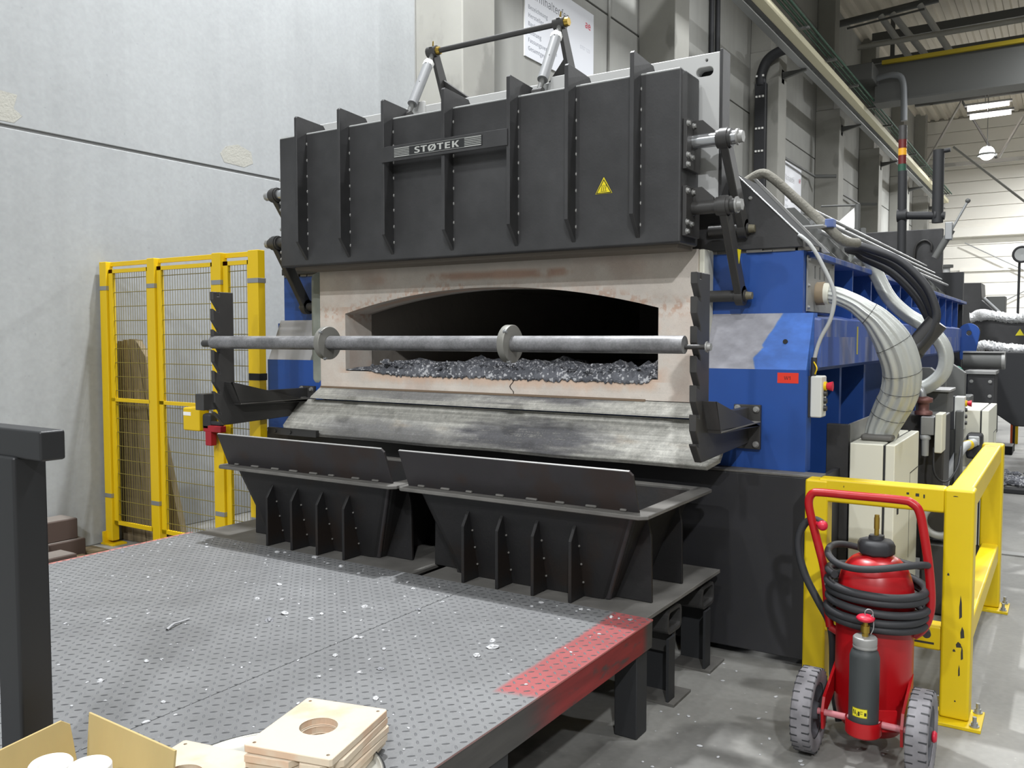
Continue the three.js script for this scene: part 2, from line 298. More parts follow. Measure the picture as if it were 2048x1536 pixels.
// ------------------------------------------------------------------ crane runway, roof steel
{
  let t = thing('channel_beam', [-5.3, 7.55, -18], 'long grey steel channel running along the columns high on the wall', 'beam');
  mesh('beam', polyZ([[-5.22, 7.55], [-5.06, 7.55], [-5.06, 7.57], [-5.2, 7.57], [-5.2, 7.78], [-5.06, 7.78], [-5.06, 7.8], [-5.22, 7.8]], -45, 6), M.galv, t);
  t = thing('conductor_rail', [-4.92, 7.6, -26], 'cream conductor rail running beside the grey channel along the columns', 'rail');
  mesh('channel', bx(-5.02, -4.82, 7.66, 7.8, -44, -9, 0.01), M.cream, t);
  for (let z = -11; z > -43; z -= 2.4) mesh('bracket', bx(-5.1, -4.6, 7.8, 7.84, z - 0.05, z + 0.05), M.girder, t);
  t = thing('cable_bundle', [-4.65, 7.84, -26], 'dark green cable bundle carried beside the cream conductor rail', 'cable');
  for (let k = 0; k < 5; k++) mesh('cable', cyl([-4.8 + k * 0.05, 7.9 + (k % 2) * 0.05, -9], [-4.8 + k * 0.05, 7.9 + (k % 2) * 0.05, -43], 0.022, 0.022, 6), M.green, t);
  t = thing('bridge_crane', [4, 7.85, -25], 'dark grey bridge crane girder with a yellow line crossing the hall', 'crane');
  mesh('girder', bx(-4.6, 14.5, 7.85, 8.85, -25.5, -25, 0.02), M.girder, t); mesh('bottom_flange', bx(-4.6, 14.5, 7.8, 7.85, -25.6, -24.9), M.girder, t);
  mesh('yellow_rail', bx(-4.4, 14.5, 8.78, 8.88, -24.95, -24.85), std(0xa89420, 0.6), t);
  mesh('festoon_rail', cyl([-5.0, 9.3, -24.8], [14.5, 9.3, -24.8], 0.07, 0.07, 8), M.column, t);
  mesh('end_truck', bx(-5.45, -4.5, 8.27, 8.7, -26.2, -24.2, 0.03), M.girder, t);
  mesh('hose', tube([[-4.6, 8.4, -24.8], [-4.1, 8.42, -24.7], [-3.85, 8.2, -24.7], [-3.8, 7.2, -24.7]], 0.08, 30, 8), std(0x74777a, 0.5), t);
  // trusses
  for (const [z, y0, y1, lab] of [[-30, 9.1, 10.3, 'nearer grey lattice roof truss behind the bridge crane'], [-39, 8.4, 10.95, 'farther grey lattice roof truss near the far wall']]) {
    t = thing('roof_truss', [4, y0, z], lab, 'truss');
    mesh('bottom_chord', bx(-5.6, 14.5, y0, y0 + 0.14, z - 0.07, z + 0.07), M.column, t); mesh('top_chord', bx(-5.6, 14.5, y1, y1 + 0.16, z - 0.08, z + 0.08), M.girder, t);
    for (let x = -5.2, k = 0; x < 14; x += 1.3, k++) mesh('diagonal', cyl([x, k % 2 ? y1 : y0 + 0.1, z], [x + 1.3, k % 2 ? y0 + 0.1 : y1, z], 0.05, 0.05, 6), k % 2 ? M.girder : M.column, t);
    mesh('purlin', bx(-5.6, 14.5, 11.0, 11.25, z - 0.1, z + 0.1), M.girder, t);
    for (let x = -5; x < 14; x += 5) mesh('hanger_post', bx(x - 0.06, x + 0.06, y1, 11.7, z - 0.06, z + 0.06), M.girder, t);
  }
  single('stay_rod', cyl([-3.2, 7.43, -30], [-0.6, 4.98, -30], 0.035, 0.035, 8), M.column, 'pale slanting stay rod crossing in front of the far white wall', 'rod');
  const pl = ['grey roof pipe nearest the wall ending in a bright elbow', 'middle grey roof pipe of the three under the roof', 'right grey roof pipe with a bright open elbow'];
  for (const [k, [a, b]] of [[[-4.75, 10.6, -26.5], [-3.75, 8.95, -26.5]], [[-4.45, 10.6, -26.5], [-3.35, 9.0, -26.5]], [[-3.75, 10.7, -26.5], [-2.85, 9.1, -26.5]]].entries()) {
    t = thing('roof_pipe', b, pl[k], 'pipe');
    mesh('pipe', cyl(a, b, 0.085, 0.085, 12), M.shield, t); mesh('elbow', tube([b, [b[0] + 0.08, b[1] - 0.14, b[2]], [b[0] + 0.25, b[1] - 0.1, b[2]], [b[0] + 0.3, b[1] + 0.05, b[2]]], 0.1, 14, 10), M.galv, t);
  }
  t = thing('header_pipe', [-4, 10.6, -26.3], 'dark horizontal header pipe above the roof pipes', 'pipe');
  mesh('pipe', cyl([-5.9, 10.62, -26.6], [-3.3, 10.8, -26.6], 0.1, 0.1, 12), M.girder, t); mesh('rod', cyl([-5.6, 10.35, -26.3], [-3.6, 10.5, -26.3], 0.03, 0.03, 8), M.girder, t);
  // wall fittings
  t = thing('cable_riser', [-5.75, 0, -19.4], 'black vertical cable riser with rows of white clips beside the column', 'cable tray');
  mesh('tray', bx(-6.1, -5.86, 0.0, 7.25, -19.68, -19.5, 0.01), M.rubber, t);
  mesh('bend', tube([[-5.98, 7.2, -19.57], [-5.97, 7.45, -19.57], [-5.85, 7.72, -19.55], [-5.6, 7.85, -19.5], [-5.25, 7.9, -19.45]], 0.11, 20, 10), M.rubber, t);
  for (const y of [5.75, 6.25, 6.95, 7.4]) mesh('clip_row', [-6.05, -5.98, -5.91].map(x => bx(x - 0.02, x + 0.02, y - 0.02, y + 0.02, -19.5, -19.47)), M.white, t);
  single('wall_conduit', cyl([-6.25, 4.4, -12.55], [-6.25, 8, -12.55], 0.02, 0.02, 8), M.wallDusk, 'thin grey vertical conduit on the wall right of the white sign', 'conduit');
  t = thing('twin_conduit', [-6.2, 0, -17.2], 'pair of dark vertical conduits on the wall right of the heat shield', 'conduit'); for (const z of [-17.05, -17.4]) mesh('conduit', cyl([-6.22, 0.1, z], [-6.22, 10.5, z], 0.05, 0.05, 10), M.rubber, t);
  const wl = ['thin pipe along the wall in the bay after the cable riser', 'thin pipe along the wall two bays after the cable riser'];
  for (const k of [0, 1]) { const z = -20.4 - 6 * k; single('wall_pipe', [cyl([-6.2, 6.1, z], [-6.1, 6.05, z - 4.6], 0.035, 0.035, 8), cyl([-6.1, 6.05, z - 4.6], [-5.6, 6.05, z - 4.9], 0.05, 0.05, 8)], M.girder, wl[k], 'pipe'); }
  const sgn = (rect, lines, big) => canvasTex(1024, 640, rect, (x, w, h) => {
    x.fillStyle = '#d5d7dd'; x.fillRect(0, 0, w, h); x.fillStyle = '#3b3e46'; x.font = `${big}px sans-serif`; x.fillText('Warmhalteofen', 30, 185);
    x.font = 'bold 44px sans-serif'; x.fillStyle = '#7d818b'; lines.forEach((s, i) => x.fillText(s, 40, 276 + i * 62));
    x.fillStyle = '#a9acb5'; x.font = '40px sans-serif'; x.fillText('0707 123', 800, 345);
    x.fillStyle = '#c22a40'; x.font = 'bold 84px sans-serif'; x.fillText('ae', 880, 150);
  });
  const L = ['Bezeichnung', 'Hersteller', 'Baujahr', 'Leistung', 'Fassungsvermögen', 'Gesamtgewicht'];
  t = thing('wall_sign', [-6.27, 5.37, -11.04], 'large white information sign headed Warmhalteofen high on the wall', 'sign');
  const flip = T => { T.repeat.x *= -1; T.offset.x = -T.offset.x; return T; };
  mesh('board', bx(-6.28, -6.262, 5.37, 6.5, -12.03, -10.05), M.white, t);
  mesh('print', polyX([[-12.03, 5.37], [-10.05, 5.37], [-10.05, 6.5], [-12.03, 6.5]], -6.262, -6.26), std(0xffffff, 0.5, 0, { map: flip(sgn([-10.05, 5.37, 1.98, 1.13], L, 86)) }), t, { axis: 0 });
  t = thing('wall_sign', [-6.27, 4.6, -23.4], 'smaller white sign on the far wall bay beside the column', 'sign');
  mesh('board', bx(-6.28, -6.262, 4.5, 6.1, -24.2, -22.6), M.white, t);
  mesh('print', polyX([[-24.2, 4.5], [-22.6, 4.5], [-22.6, 6.1], [-24.2, 6.1]], -6.262, -6.26), std(0xffffff, 0.5, 0, { map: flip(sgn([-22.6, 4.5, 1.6, 1.6], L, 80)) }), t, { axis: 0 });
}
// ------------------------------------------------------------------ the furnace
const FC = -2.97;
const furnace = thing('holding_furnace', [FC, 0, -4.3], 'large blue holding furnace with raised black ribbed door and pale arched mouth', 'furnace');
{
  const F = furnace;
  mesh('skirt_plate', [bx(-4.9, -0.975, 0.045, 0.93, -4.24, -4.2, 0.006), bx(-1.0, -0.975, 0.045, 0.93, -4.62, -4.24)], M.skirt, F);
  mesh('skirt_ledge', bx(-4.9, -0.975, 0.93, 0.942, -4.32, -4.2, 0.003), M.flange, F);
  mesh('plinth', bx(-4.86, -1.5, 0, 0.93, -12.2, -4.3), M.black, F);
  // front plates
  const lf = [bx(-4.86, -4.3, 0.942, 1.44, -4.4, -4.3), bx(-1.615, -1.07, 0.942, 1.44, -4.4, -4.3), bx(-4.3, -1.615, 0.942, 1.26, -4.4, -4.32)];
  mesh('lower_front', lf, M.blue, F);
  mesh('knee_panel', polyX([[-4.3, 1.44], [-4.42, 1.72], [-4.5, 1.72], [-4.5, 1.44]], -4.85, -4.43), M.primerL, F, { axis: 2, label: 'grey primered knee panel on the left' });
  mesh('knee_panel', polyX([[-4.3, 1.44], [-4.42, 1.72], [-4.5, 1.72], [-4.5, 1.44]], -1.615, -1.072), M.primerR, F, { axis: 2, label: 'knee panel half grey primer and half light blue' });
  mesh('sight_hole', cyl([-1.19, 1.575, -4.37], [-1.19, 1.578, -4.352], 0.012, 0.012, 12), M.black, F);
  mesh('upper_front', [bx(-4.81, -4.3, 1.72, 2.03, -4.5, -4.42), bx(-1.615, -1.125, 1.72, 2.03, -4.5, -4.42), bx(-4.3, -1.615, 2.03, 2.05, -4.5, -4.42)], M.blue, F);
  mesh('top_edge_crust', (() => { const g = []; for (let x = -4.8; x < -1.13; x += rr(0.03, 0.08)) g.push(bx(x, x + rr(0.04, 0.09), 2.03, 2.03 + rr(0.008, 0.03), -4.5, -4.41 + rr(-0.01, 0.006))); return g; })(), M.flange, F, { kind: 'stuff' });
  const lime = std(0xffffff, 0.8, 0, { map: tile(1, 256, (u, v) => { const k = 0.9 + 0.4 * (fs(F1, u, v) - 0.5); return [150 * k, 156 * k, 147 * k]; }) });
  mesh('frame_strip', bx(-4.43, -4.3, 1.26, 2.05, -4.44, -4.29, 0.05), lime, F); mesh('frame_strip', bx(-1.615, -1.585, 1.26, 2.05, -4.42, -4.28, 0.008), M.ivory, F);
  // refractory block with the arched mouth
  const arch = [[-4.07, 1.375], [-4.07, 1.755]]; for (let i = 1; i < 20; i++) { const a = i / 20, x = -4.07 + 2.24 * a; arch.push([x, 1.755 + 0.14 * (1 - (2 * a - 1) ** 2)]); } arch.push([-1.83, 1.755], [-1.83, 1.375]);
  const RX = [-4.31, 1.25, 2.71, 0.82];
  M.refr = std(0xffffff, 0.85, 0, { bumpMap: bumpFine, bumpScale: 0.0012, map: tex(1400, 424, RX, (u, v) => {
    const X = RX[0] + u * RX[2], Y = RX[1] + v * RX[3], n = fs(F1, u * 1.5, v * 0.5), m = fs(F2, u * 3, v), f = fs(F4, u * 9, v * 3);
    let c = mix([216, 207, 197], [204, 188, 176], sst(0.45, 0.7, n)); let k = 0.97 + 0.12 * (m - 0.5) + 0.07 * (f - 0.5);
    const b = sst(0.03, 0, Math.abs(Y - 1.965 + 0.02 * (n - 0.5)) - 0.012 * m) * sst(-3.95, -3.5, X) * sst(-2.0, -2.35, X) * sst(0.42, 0.6, fs(F2, u * 2, v * 0.5 + 0.3)); c = mix(c, [170, 118, 92], b * 0.5);
    const ay = X > -4.07 && X < -1.83 ? 1.755 + 0.14 * (1 - ((X + 2.95) / 1.12) ** 2) : 1.755, da = Math.abs(Y - ay); c = mix(c, [182, 128, 100], sst(0.075, 0.0, da) * sst(0.45, 0.62, fs(F3, u * 4, v)) * (X < -3.1 || X > -2.2 ? 0.4 : 0.1));
    const dl = Math.max(-4.07 - X, X + 1.83, 0); if (Y < 1.8 && Y > 1.36) c = mix(c, [196, 158, 134], sst(0.1, 0, dl) * 0.4 * sst(0.35, 0.6, m));
    const low = Y - (1.345 + 0.05 * (fs(F3, u * 2, 0.2) - 0.5)), inX = sst(-3.98, -3.8, X) * sst(-1.8, -1.88, X); c = mix(c, [220, 178, 148], sst(-0.05, 0, low) * inX * (Y < 1.4 ? 1 : 0) * 0.5);
    if (Math.abs(X - (-2.75 + 0.012 * Math.sin(Y * 90) + 0.02 * (1.33 - Y))) < 0.0035 && Y < 1.372) c = [60, 48, 42];
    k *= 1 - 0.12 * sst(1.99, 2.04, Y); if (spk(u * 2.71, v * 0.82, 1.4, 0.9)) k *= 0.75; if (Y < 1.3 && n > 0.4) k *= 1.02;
    return [c[0] * k, c[1] * k, c[2] * k]; }) });
  mesh('refractory_block', polyZ([[-4.3, 1.262], [-1.615, 1.262], [-1.615, 2.05], [-4.3, 2.05]], -4.53, -4.27, 0, [arch]), M.refr, F);
  const lining = std(0x8d867e, 0.95, 0, { bumpMap: bumpCoarse, bumpScale: 0.01 });
  mesh('chamber_lining', [bx(-4.5, -4.085, 1.2, 2.2, -9, -4.53), bx(-1.82, -1.45, 1.2, 2.2, -9, -4.53), bx(-4.5, -1.45, 1.98, 2.0, -9, -4.53), bx(-4.5, -1.45, 1.2, 1.35, -9, -4.53), bx(-4.5, -1.45, 1.2, 2.2, -9.1, -9)], lining, F);
  // dross crust on the sill
  {
    const nx = 420, prof = [[-5.3, 1.4], [-5.0, 1.41], [-4.8, 1.415], [-4.62, 1.42], [-4.48, 1.415], [-4.38, 1.405], [-4.31, 1.395], [-4.268, 1.388], [-4.262, 1.372], [-4.26, 1.352], [-4.262, 1.33], [-4.272, 1.325]], P = [], I = [], nz = prof.length;
    for (let i = 0; i <= nx; i++) for (let j = 0; j < nz; j++) {
      const u = i / nx, X = -4.065 + 2.23 * u, e = sst(0.03, 0.2, u) * sst(1, 0.97, u), h = fs(F2, u * 2.2, j * 0.05) * 0.07 + fs(F3, u * 1.2, j * 0.03) * 0.08 + fs(F4, u, j * 0.02) * 0.05 - 0.085;
      let [z, y] = prof[j]; if (j < 8) { y += h * (0.4 + 0.8 * e) - (1 - e) * 0.02 - (j < 3 ? 0.02 : 0); y = Math.max(y, 1.378); } else { const d = 0.2 + 0.7 * fs(F1, u * 3, 0.37) + 0.5 * (fs(F4, u * 1.5, 0.2) - 0.4); y = 1.388 - (1.388 - y) * Math.max(d, 0.05) * e; z += 0.008 * (fs(F4, u, j * 0.1) - 0.5) - (e < 0.3 ? 0.02 : 0); }
      P.push(X, y, z);
    }
    for (let i = 0; i < nx; i++) for (let j = 0; j < nz - 1; j++) { const a = i * nz + j, b = a + nz; I.push(a, a + 1, b, a + 1, b + 1, b); }
    const g = new THREE.BufferGeometry(); g.setAttribute('position', new THREE.Float32BufferAttribute(P, 3)); g.setIndex(I); g.computeVertexNormals();
    const lumps = []; for (let k = 0; k < 420; k++) { const r = rr(0.004, 0.016) * (rnd() < 0.06 ? 1.8 : 1); lumps.push(new THREE.IcosahedronGeometry(r, 0).scale(rr(0.7, 1.6), rr(0.5, 1), 1).rotateY(rr(0, 6)).translate(rr(-3.85, -1.87), 1.4 + rr(0, 0.04), rr(-4.55, -4.275))); }
    const o = new THREE.Group(); const d = single('dross_crust', [g, ...lumps], M.dross, 'lumpy grey dross crust lying on the sill of the furnace mouth', 'dross', null, { kind: 'stuff' });
  }
  // sill ledge and apron
  const AP = [-4.45, 0.95, 3.05, 0.26];
  M.apron = std(0xffffff, 0.75, 0, { bumpMap: bumpFine, bumpScale: 0.0015, map: tex(1280, 256, AP, (u, v) => {
    const st = fs(F3, u * 0.25, v * 1.3), n = fs(F1, u * 2, v * 0.6), m = fs(F2, u * 2, v * 1.2), f = fs(F4, u * 6, v * 2); const g = fs(F4, u * 3, v * 0.35), q = fs(F3, u * 5, v * 0.5); let k = 0.97 + 0.3 * (st - 0.5) + 0.22 * (f - 0.5) + 0.3 * (q - 0.5) * (g > 0.45 ? 1 : 0.4); if (g > 0.8 && q > 0.45) k *= 1.12;
    const du = (u - 0.62) / 0.17, dv = (v - 0.38) / 0.38, du2 = (u - 0.3) / 0.2, dv2 = (v - 0.22) / 0.35; const d = sst(1.25, 0.45, Math.hypot(du, dv) + 1.0 * (m - 0.5)) * 0.9 + sst(1.2, 0.5, Math.hypot(du2, dv2) + 1.1 * (n - 0.5)) * 0.55;
    const c = mix([186, 185, 178], [88, 88, 92], sat(d) * sst(0.3, 0.52, 0.5 * st + 0.35 * f + 0.3 * q + 0.0)); const t = sst(0.64, 0.8, n) * 0.4; return mix(c, [186, 168, 146], t).map(q => q * k); }) });
  mesh('sill_ledge', polyX([[-4.27, 1.258], [-4.178, 1.198], [-4.174, 1.188], [-4.32, 1.186], [-4.32, 1.258]], -4.31, -1.6, 0.002), M.apron, F, { axis: 2 });
  mesh('sill_shim', bx(-4.3, -1.9, 1.256, 1.268, -4.3, -4.262), std(0x7c6a58, 0.8), F);
  const apr = new THREE.ExtrudeGeometry(shp([[-4.4, 0.285], [-4.44, 0.25], [-4.44, 0.05], [-4.39, 0], [-3.6, 0.003], [-3.2, -0.002], [-2.75, 0.004], [-2.3, -0.003], [-1.9, 0.002], [-1.47, 0], [-1.42, 0.05], [-1.42, 0.25], [-1.44, 0.285]]), { depth: 0.026, bevelEnabled: true, bevelSize: 0.004, bevelThickness: 0.004, bevelSegments: 1 });
  apr.rotateX(-0.79).translate(0, 0.955, -4.04); mesh('apron', apr, M.apron, F, { axis: 2 });
  // body sides, left and right
  for (const s of [1, -1]) {
    const m = x => s > 0 ? x : 2 * FC - x, B = (a, b, ...r) => s > 0 ? bx(a, b, ...r) : bx(m(b), m(a), ...r);
    mesh('side_wall', B(-1.42, -1.3, 0.93, 2.0, -12, -4.5), M.blueDark, F);
    mesh('top_flange', B(-1.42, -1.085, 2.0, 2.03, -12, -4.5, 0.004), M.blueDusty, F);
    mesh('side_ledge', s > 0 ? polyZ([[-1.3, 1.75], [-1.04, 1.69], [-1.04, 1.45], [-1.07, 1.43], [-1.3, 1.43]], -11.4, -4.44, 0.01) : B(-1.3, -1.04, 1.43, 1.7, -11.4, -4.44), M.blueDusty, F);
    if (s > 0) for (let k = 0, z = -5.53; k < 11; k++, z -= 0.58) mesh('side_rib', bx(-1.3, -1.115, 1.71, 2.0, z - 0.012, z + 0.012), M.blue, F);
    for (const z of [-5.25, -5.95, -8.2]) mesh('side_post', B(-1.42, -1.12, 0.1, 1.44, z - 0.05, z), M.blue, F);
  }
  mesh('roof_plate', bx(-4.8, -1.13, 2.03, 2.05, -12, -4.5), M.flange, F);
  mesh('back_plate', bx(-4.8, -1.13, 0.93, 2.4, -12.1, -12), M.steelDark, F);
  const gable = (h) => [[-1.125, 2.045], [-1.125, 2.085], [-1.47, 2.43 + h], [-4.47, 2.43 + h], [-4.815, 2.085], [-4.815, 2.045]];
  mesh('roof_front', polyZ(gable(0), -4.46, -4.4, 0.004), M.paintBlack, F);
  mesh('roof_hood', polyZ(gable(0.02).map(p => [p[0], p[1] - 0.012]), -4.78, -4.46), std(0x17181a, 0.85), F);
  mesh('roof_rim', polyZ([[-1.085, 2.045], [-1.48, 2.47], [-1.5, 2.47], [-1.115, 2.045]], -4.8, -4.78), M.boltGrey, F);
  mesh('roof_edge', cyl([-1.12, 2.085, -4.402], [-1.47, 2.435, -4.402], 0.006, 0.006, 6), M.chrome, F);
  mesh('roof_bolt', hexBolt(-1.39, 2.305, -4.4, 0.008, 0.01, 'z'), M.boltGrey, F);
  mesh('roof_cover', polyZ([[-1.35, 2.05], [-1.75, 2.44], [-4.2, 2.44], [-4.6, 2.05]], -12, -4.8), M.steelDark, F);
  for (let z = -5.7; z > -11.8; z -= 0.62) mesh('roof_rib', polyZ([[-1.2, 2.05], [-1.68, 2.52], [-1.75, 2.52], [-1.75, 2.4], [-1.4, 2.05]], z - 0.02, z, 0), M.girder, F);
  for (const [k, o] of [0.06, 0.13, 0.21, 0.3].entries()) mesh('roof_tube', cyl([-1.2 - o, 2.16 + o, -5.3 - k * 0.1], [-1.2 - o, 2.16 + o, -11.6], 0.014, 0.014, 8), M.galv, F);
  mesh('roof_rubble', (() => { const g = []; for (let k = 0; k < 260; k++) { const r = rr(0.006, 0.02); g.push(new THREE.IcosahedronGeometry(r, 0).scale(1, 0.6, 1).translate(rr(-1.3, -1.095), 2.032, rr(-9.5, -4.85))); } return g; })(), M.flange, F, { kind: 'stuff' });
  mesh('roof_duct', tube([[-1.62, 2.49, -5], [-1.52, 2.535, -5], [-1.45, 2.5, -5.0], [-1.3, 2.355, -5.0], [-1.13, 2.19, -5.0], [-1.07, 2.13, -5.05], [-1.03, 2.13, -5.2]], 0.027, 50, 10), std(0x7a786f, 0.85, 0, { bumpMap: bumpFine, bumpScale: 0.006 }), F);
  mesh('duct_block', bx(-1.15, -1.105, 2.2, 2.245, -5.02, -4.95, 0.004), std(0x5b6da0, 0.6), F);
  mesh('duct_plate', bx(-1.26, -1.14, 2.2, 2.208, -4.98, -4.87), M.shield, F);
  // junction plate with slots
  { const j = sub('junction_plate', F, 'dusty grey plate with four slots'); const holes = [-4.62, -4.72, -4.82, -4.92].map(z => [[z - 0.014, 1.9], [z + 0.014, 1.9], [z + 0.014, 1.965], [z - 0.014, 1.965]]);
    mesh('plate', polyX([[-4.47, 1.73], [-4.47, 2.01], [-5.05, 2.01], [-5.05, 1.73]], -1.122, -1.116, 0, holes), M.boltGrey, j);
    mesh('backing', bx(-1.14, -1.13, 1.73, 2.01, -5.05, -4.47), M.black, j);
    for (const [z, y] of [[-4.49, 1.99], [-4.49, 1.86], [-4.49, 1.75], [-5.0, 1.99], [-5.0, 1.75]]) mesh('bolt', hexBolt(-1.116, y, z, 0.009, 0.01), M.boltGrey, j);
    mesh('gland', [cyl([-1.12, 1.825, -4.66], [-1.075, 1.825, -4.66], 0.06, 0.06, 8)], std(0x8d7d66, 0.6), j); mesh('collar', cyl([-1.08, 1.825, -4.66], [-1.05, 1.822, -4.66], 0.055, 0.055, 20), M.ivory, j); }
  // lifting lugs
  for (const [x, y, z] of [[-1.06, 1.735, -7.5], [-0.965, 1.645, -11]]) {
    const l = sub('lifting_lug', F), p = [], r = z > -8 ? 0.1 : 0.11; for (let i = 0; i <= 12; i++) { const a = Math.PI * i / 12; p.push([x + r * Math.cos(a), y + r * Math.sin(a)]); } p.push([x - r * 0.75, y - 0.3], [x + r * 0.55, y - 0.3]);
    const h = []; for (let i = 0; i < 12; i++) { const a = Math.PI * 2 * i / 12; h.push([x + 0.028 * Math.cos(a), y + 0.028 * Math.sin(a)]); }
    mesh('plate', polyZ(p, z - 0.04, z, 0.004, [h]), M.blue, l);
  }
  mesh('marking_strip', bx(-1.041, -1.038, 1.5, 1.66, -5.33, -5.3), std(0xa59a3c, 0.6), F);
  const stk = canvasTex(256, 128, [-1.21, 1.374, 0.102, 0.051], (x, w, h) => { x.fillStyle = '#d8321c'; x.fillRect(0, 0, w, h); x.fillStyle = '#6a1710'; x.font = 'bold 60px sans-serif'; x.fillText('W1', 80, 86); });
  mesh('red_sticker', bx(-1.21, -1.108, 1.374, 1.425, -4.301, -4.2985), std(0xffffff, 0.5, 0, { map: stk }), F, { axis: 2 });
}
// door, arms and lifting gear (parts of the furnace)
{
  const F = furnace, D = sub('door', F, 'raised black furnace door with seven vertical ribs');
  mesh('shell', bx(-4.36, -1.597, 2.055, 2.888, -4.22, -3.98, 0.012), M.paintBlack, D);
  mesh('top_dust', bx(-4.35, -1.607, 2.886, 2.891, -4.2, -3.984, 0.002), M.flange, D, { label: 'dusty top face' });
  mesh('edge_highlight', cyl([-4.35, 2.884, -3.985], [-1.607, 2.884, -3.985], 0.0055, 0.0055, 8), M.greyPlastic, D, { label: 'dusty top edge with its bright lit line painted in' });  // pale rod paints the bright lit line along the dusty top edge
  mesh('lining', bx(-4.28, -1.63, 2.035, 2.1, -4.235, -4.03, 0.006), std(0x6e675e, 0.9), D);
  const RX = [-4.12, -3.755, -3.405, -2.965, -2.532, -2.181, -1.819];
  for (const x of RX) mesh('rib', polyX([[-3.895, 2.2], [-3.895, 2.97], [-3.905, 2.98], [-4.13, 2.965], [-4.15, 2.94], [-4.15, 2.888], [-3.98, 2.888], [-3.98, 2.09]], x - 0.011, x + 0.011, 0.002), M.paintBlack, D);
  const wl = []; for (const x of RX) { for (let y = 2.16; y < 2.86; y += 0.093) wl.push(new THREE.IcosahedronGeometry(0.0055, 0).scale(1, 2, 1).translate(x + 0.013, y + rr(-0.01, 0.01), -3.979)); for (let z = -4.1; z < -3.99; z += 0.022) wl.push(new THREE.IcosahedronGeometry(0.007, 0).translate(x + 0.014, 2.892, z + rr(-0.006, 0.006))); }
  mesh('weld_beads', wl, M.boltGrey, D, { kind: 'stuff' });
  mesh('sign_bar', [bx(-3.405, -2.532, 2.612, 2.7, -3.893, -3.885, 0.002)], M.paintBlack, D);
  const NP = [-3.31, 2.63, 0.62, 0.056];
  const np = canvasTex(1024, 96, NP, (x, w, h) => { x.fillStyle = '#2b2c2d'; x.fillRect(0, 0, w, h); x.fillStyle = '#b9bab6'; for (let i = 0; i < 6; i++) { x.fillRect(8, 8 + i * 15, 185, 6); x.fillRect(832, 8 + i * 15, 184, 6); } x.fillRect(8, 3, w - 16, 3); x.fillRect(8, h - 6, w - 16, 3); x.font = 'bold 84px sans-serif'; x.textAlign = 'center'; x.save(); x.translate(512, 79); x.scale(1.75, 1); x.fillText('STØTEK', 0, 0); x.restore(); });
  mesh('nameplate', bx(-3.31, -2.69, 2.63, 2.686, -3.885, -3.8815), std(0xffffff, 0.4, 0.2, { map: np }), D, { axis: 2, label: 'engraved STØTEK nameplate' });
  const tri = (x, y, s, z, name, par) => {
    const t = canvasTex(256, 256, [x - s, y - s * 0.2, s * 2, s * 2], (c, w, h) => { c.fillStyle = '#e6d414'; c.fillRect(0, 0, w, h); c.strokeStyle = '#26250f'; c.lineWidth = 12; c.beginPath(); c.moveTo(128, 44); c.lineTo(238, 222); c.lineTo(18, 222); c.closePath(); c.stroke(); c.lineWidth = 9; for (const q of [98, 128, 158]) { c.beginPath(); c.moveTo(q, 190); c.bezierCurveTo(q - 18, 165, q + 18, 145, q, 112); c.stroke(); } c.fillStyle = '#26250f'; c.fillRect(80, 196, 96, 8); });
    return mesh(name, polyZ([[x - s, y], [x + s, y], [x, y + s * 1.75]], z, z + 0.002), std(0xffffff, 0.5, 0, { map: t }), par, { axis: 2 });
  };
  tri(-2.008, 2.325, 0.047, -3.98, 'hot_surface_label', D);
  // pivot brackets on both ends of the door
  for (const s of [1, -1]) for (const y of [2.55, 2.23]) {
    const m = x => s > 0 ? x : 2 * FC - x, R = (a, b, ...q) => s > 0 ? bx(a, b, ...q) : bx(m(b), m(a), ...q);
    const b = sub('pivot_bracket', D);
    mesh('base_plate', R(-1.597, -1.575, y - 0.14, y + 0.1, -4.18, -4.0, 0.003), M.armBlack, b);
    const g = [[m(-1.58), y + 0.1], [m(-1.53), y + 0.1], [m(-1.47), y + 0.045], [m(-1.47), y - 0.0], [m(-1.58), y - 0.04]]; mesh('gusset', polyZ(s > 0 ? g : g, -4.1, -4.085), M.armBlack, b);
    mesh('shaft', cyl([m(-1.58), y, -4.09], [m(-1.36), y, -4.09], 0.033, 0.033, 20), y > 2.4 ? M.chrome : M.armBlack, b);
    mesh('ring', [cyl([m(-1.455), y, -4.09], [m(-1.44), y, -4.09], 0.045, 0.045, 20), cyl([m(-1.4), y, -4.09], [m(-1.385), y, -4.09], 0.045, 0.045, 20)], M.armBlack, b);
    mesh('end_nut', s > 0 ? hexBolt(-1.36, y, -4.09, 0.032, 0.03) : cyl([m(-1.36), y, -4.09], [m(-1.33), y, -4.09], 0.032, 0.03, 8), M.boltGrey, b);
    for (const [dz, dy] of [[0.045, 0.075], [-0.03, 0.075], [0.045, -0.075], [-0.01, -0.08], [0.045, -0.12]]) mesh('bolt', s > 0 ? hexBolt(-1.575, y + dy, -4.05 + dz, 0.012, 0.014) : cyl([m(-1.575), y + dy, -4.05 + dz], [m(-1.56), y + dy, -4.05 + dz], 0.012, 0.012, 6), M.boltGrey, b);
  }
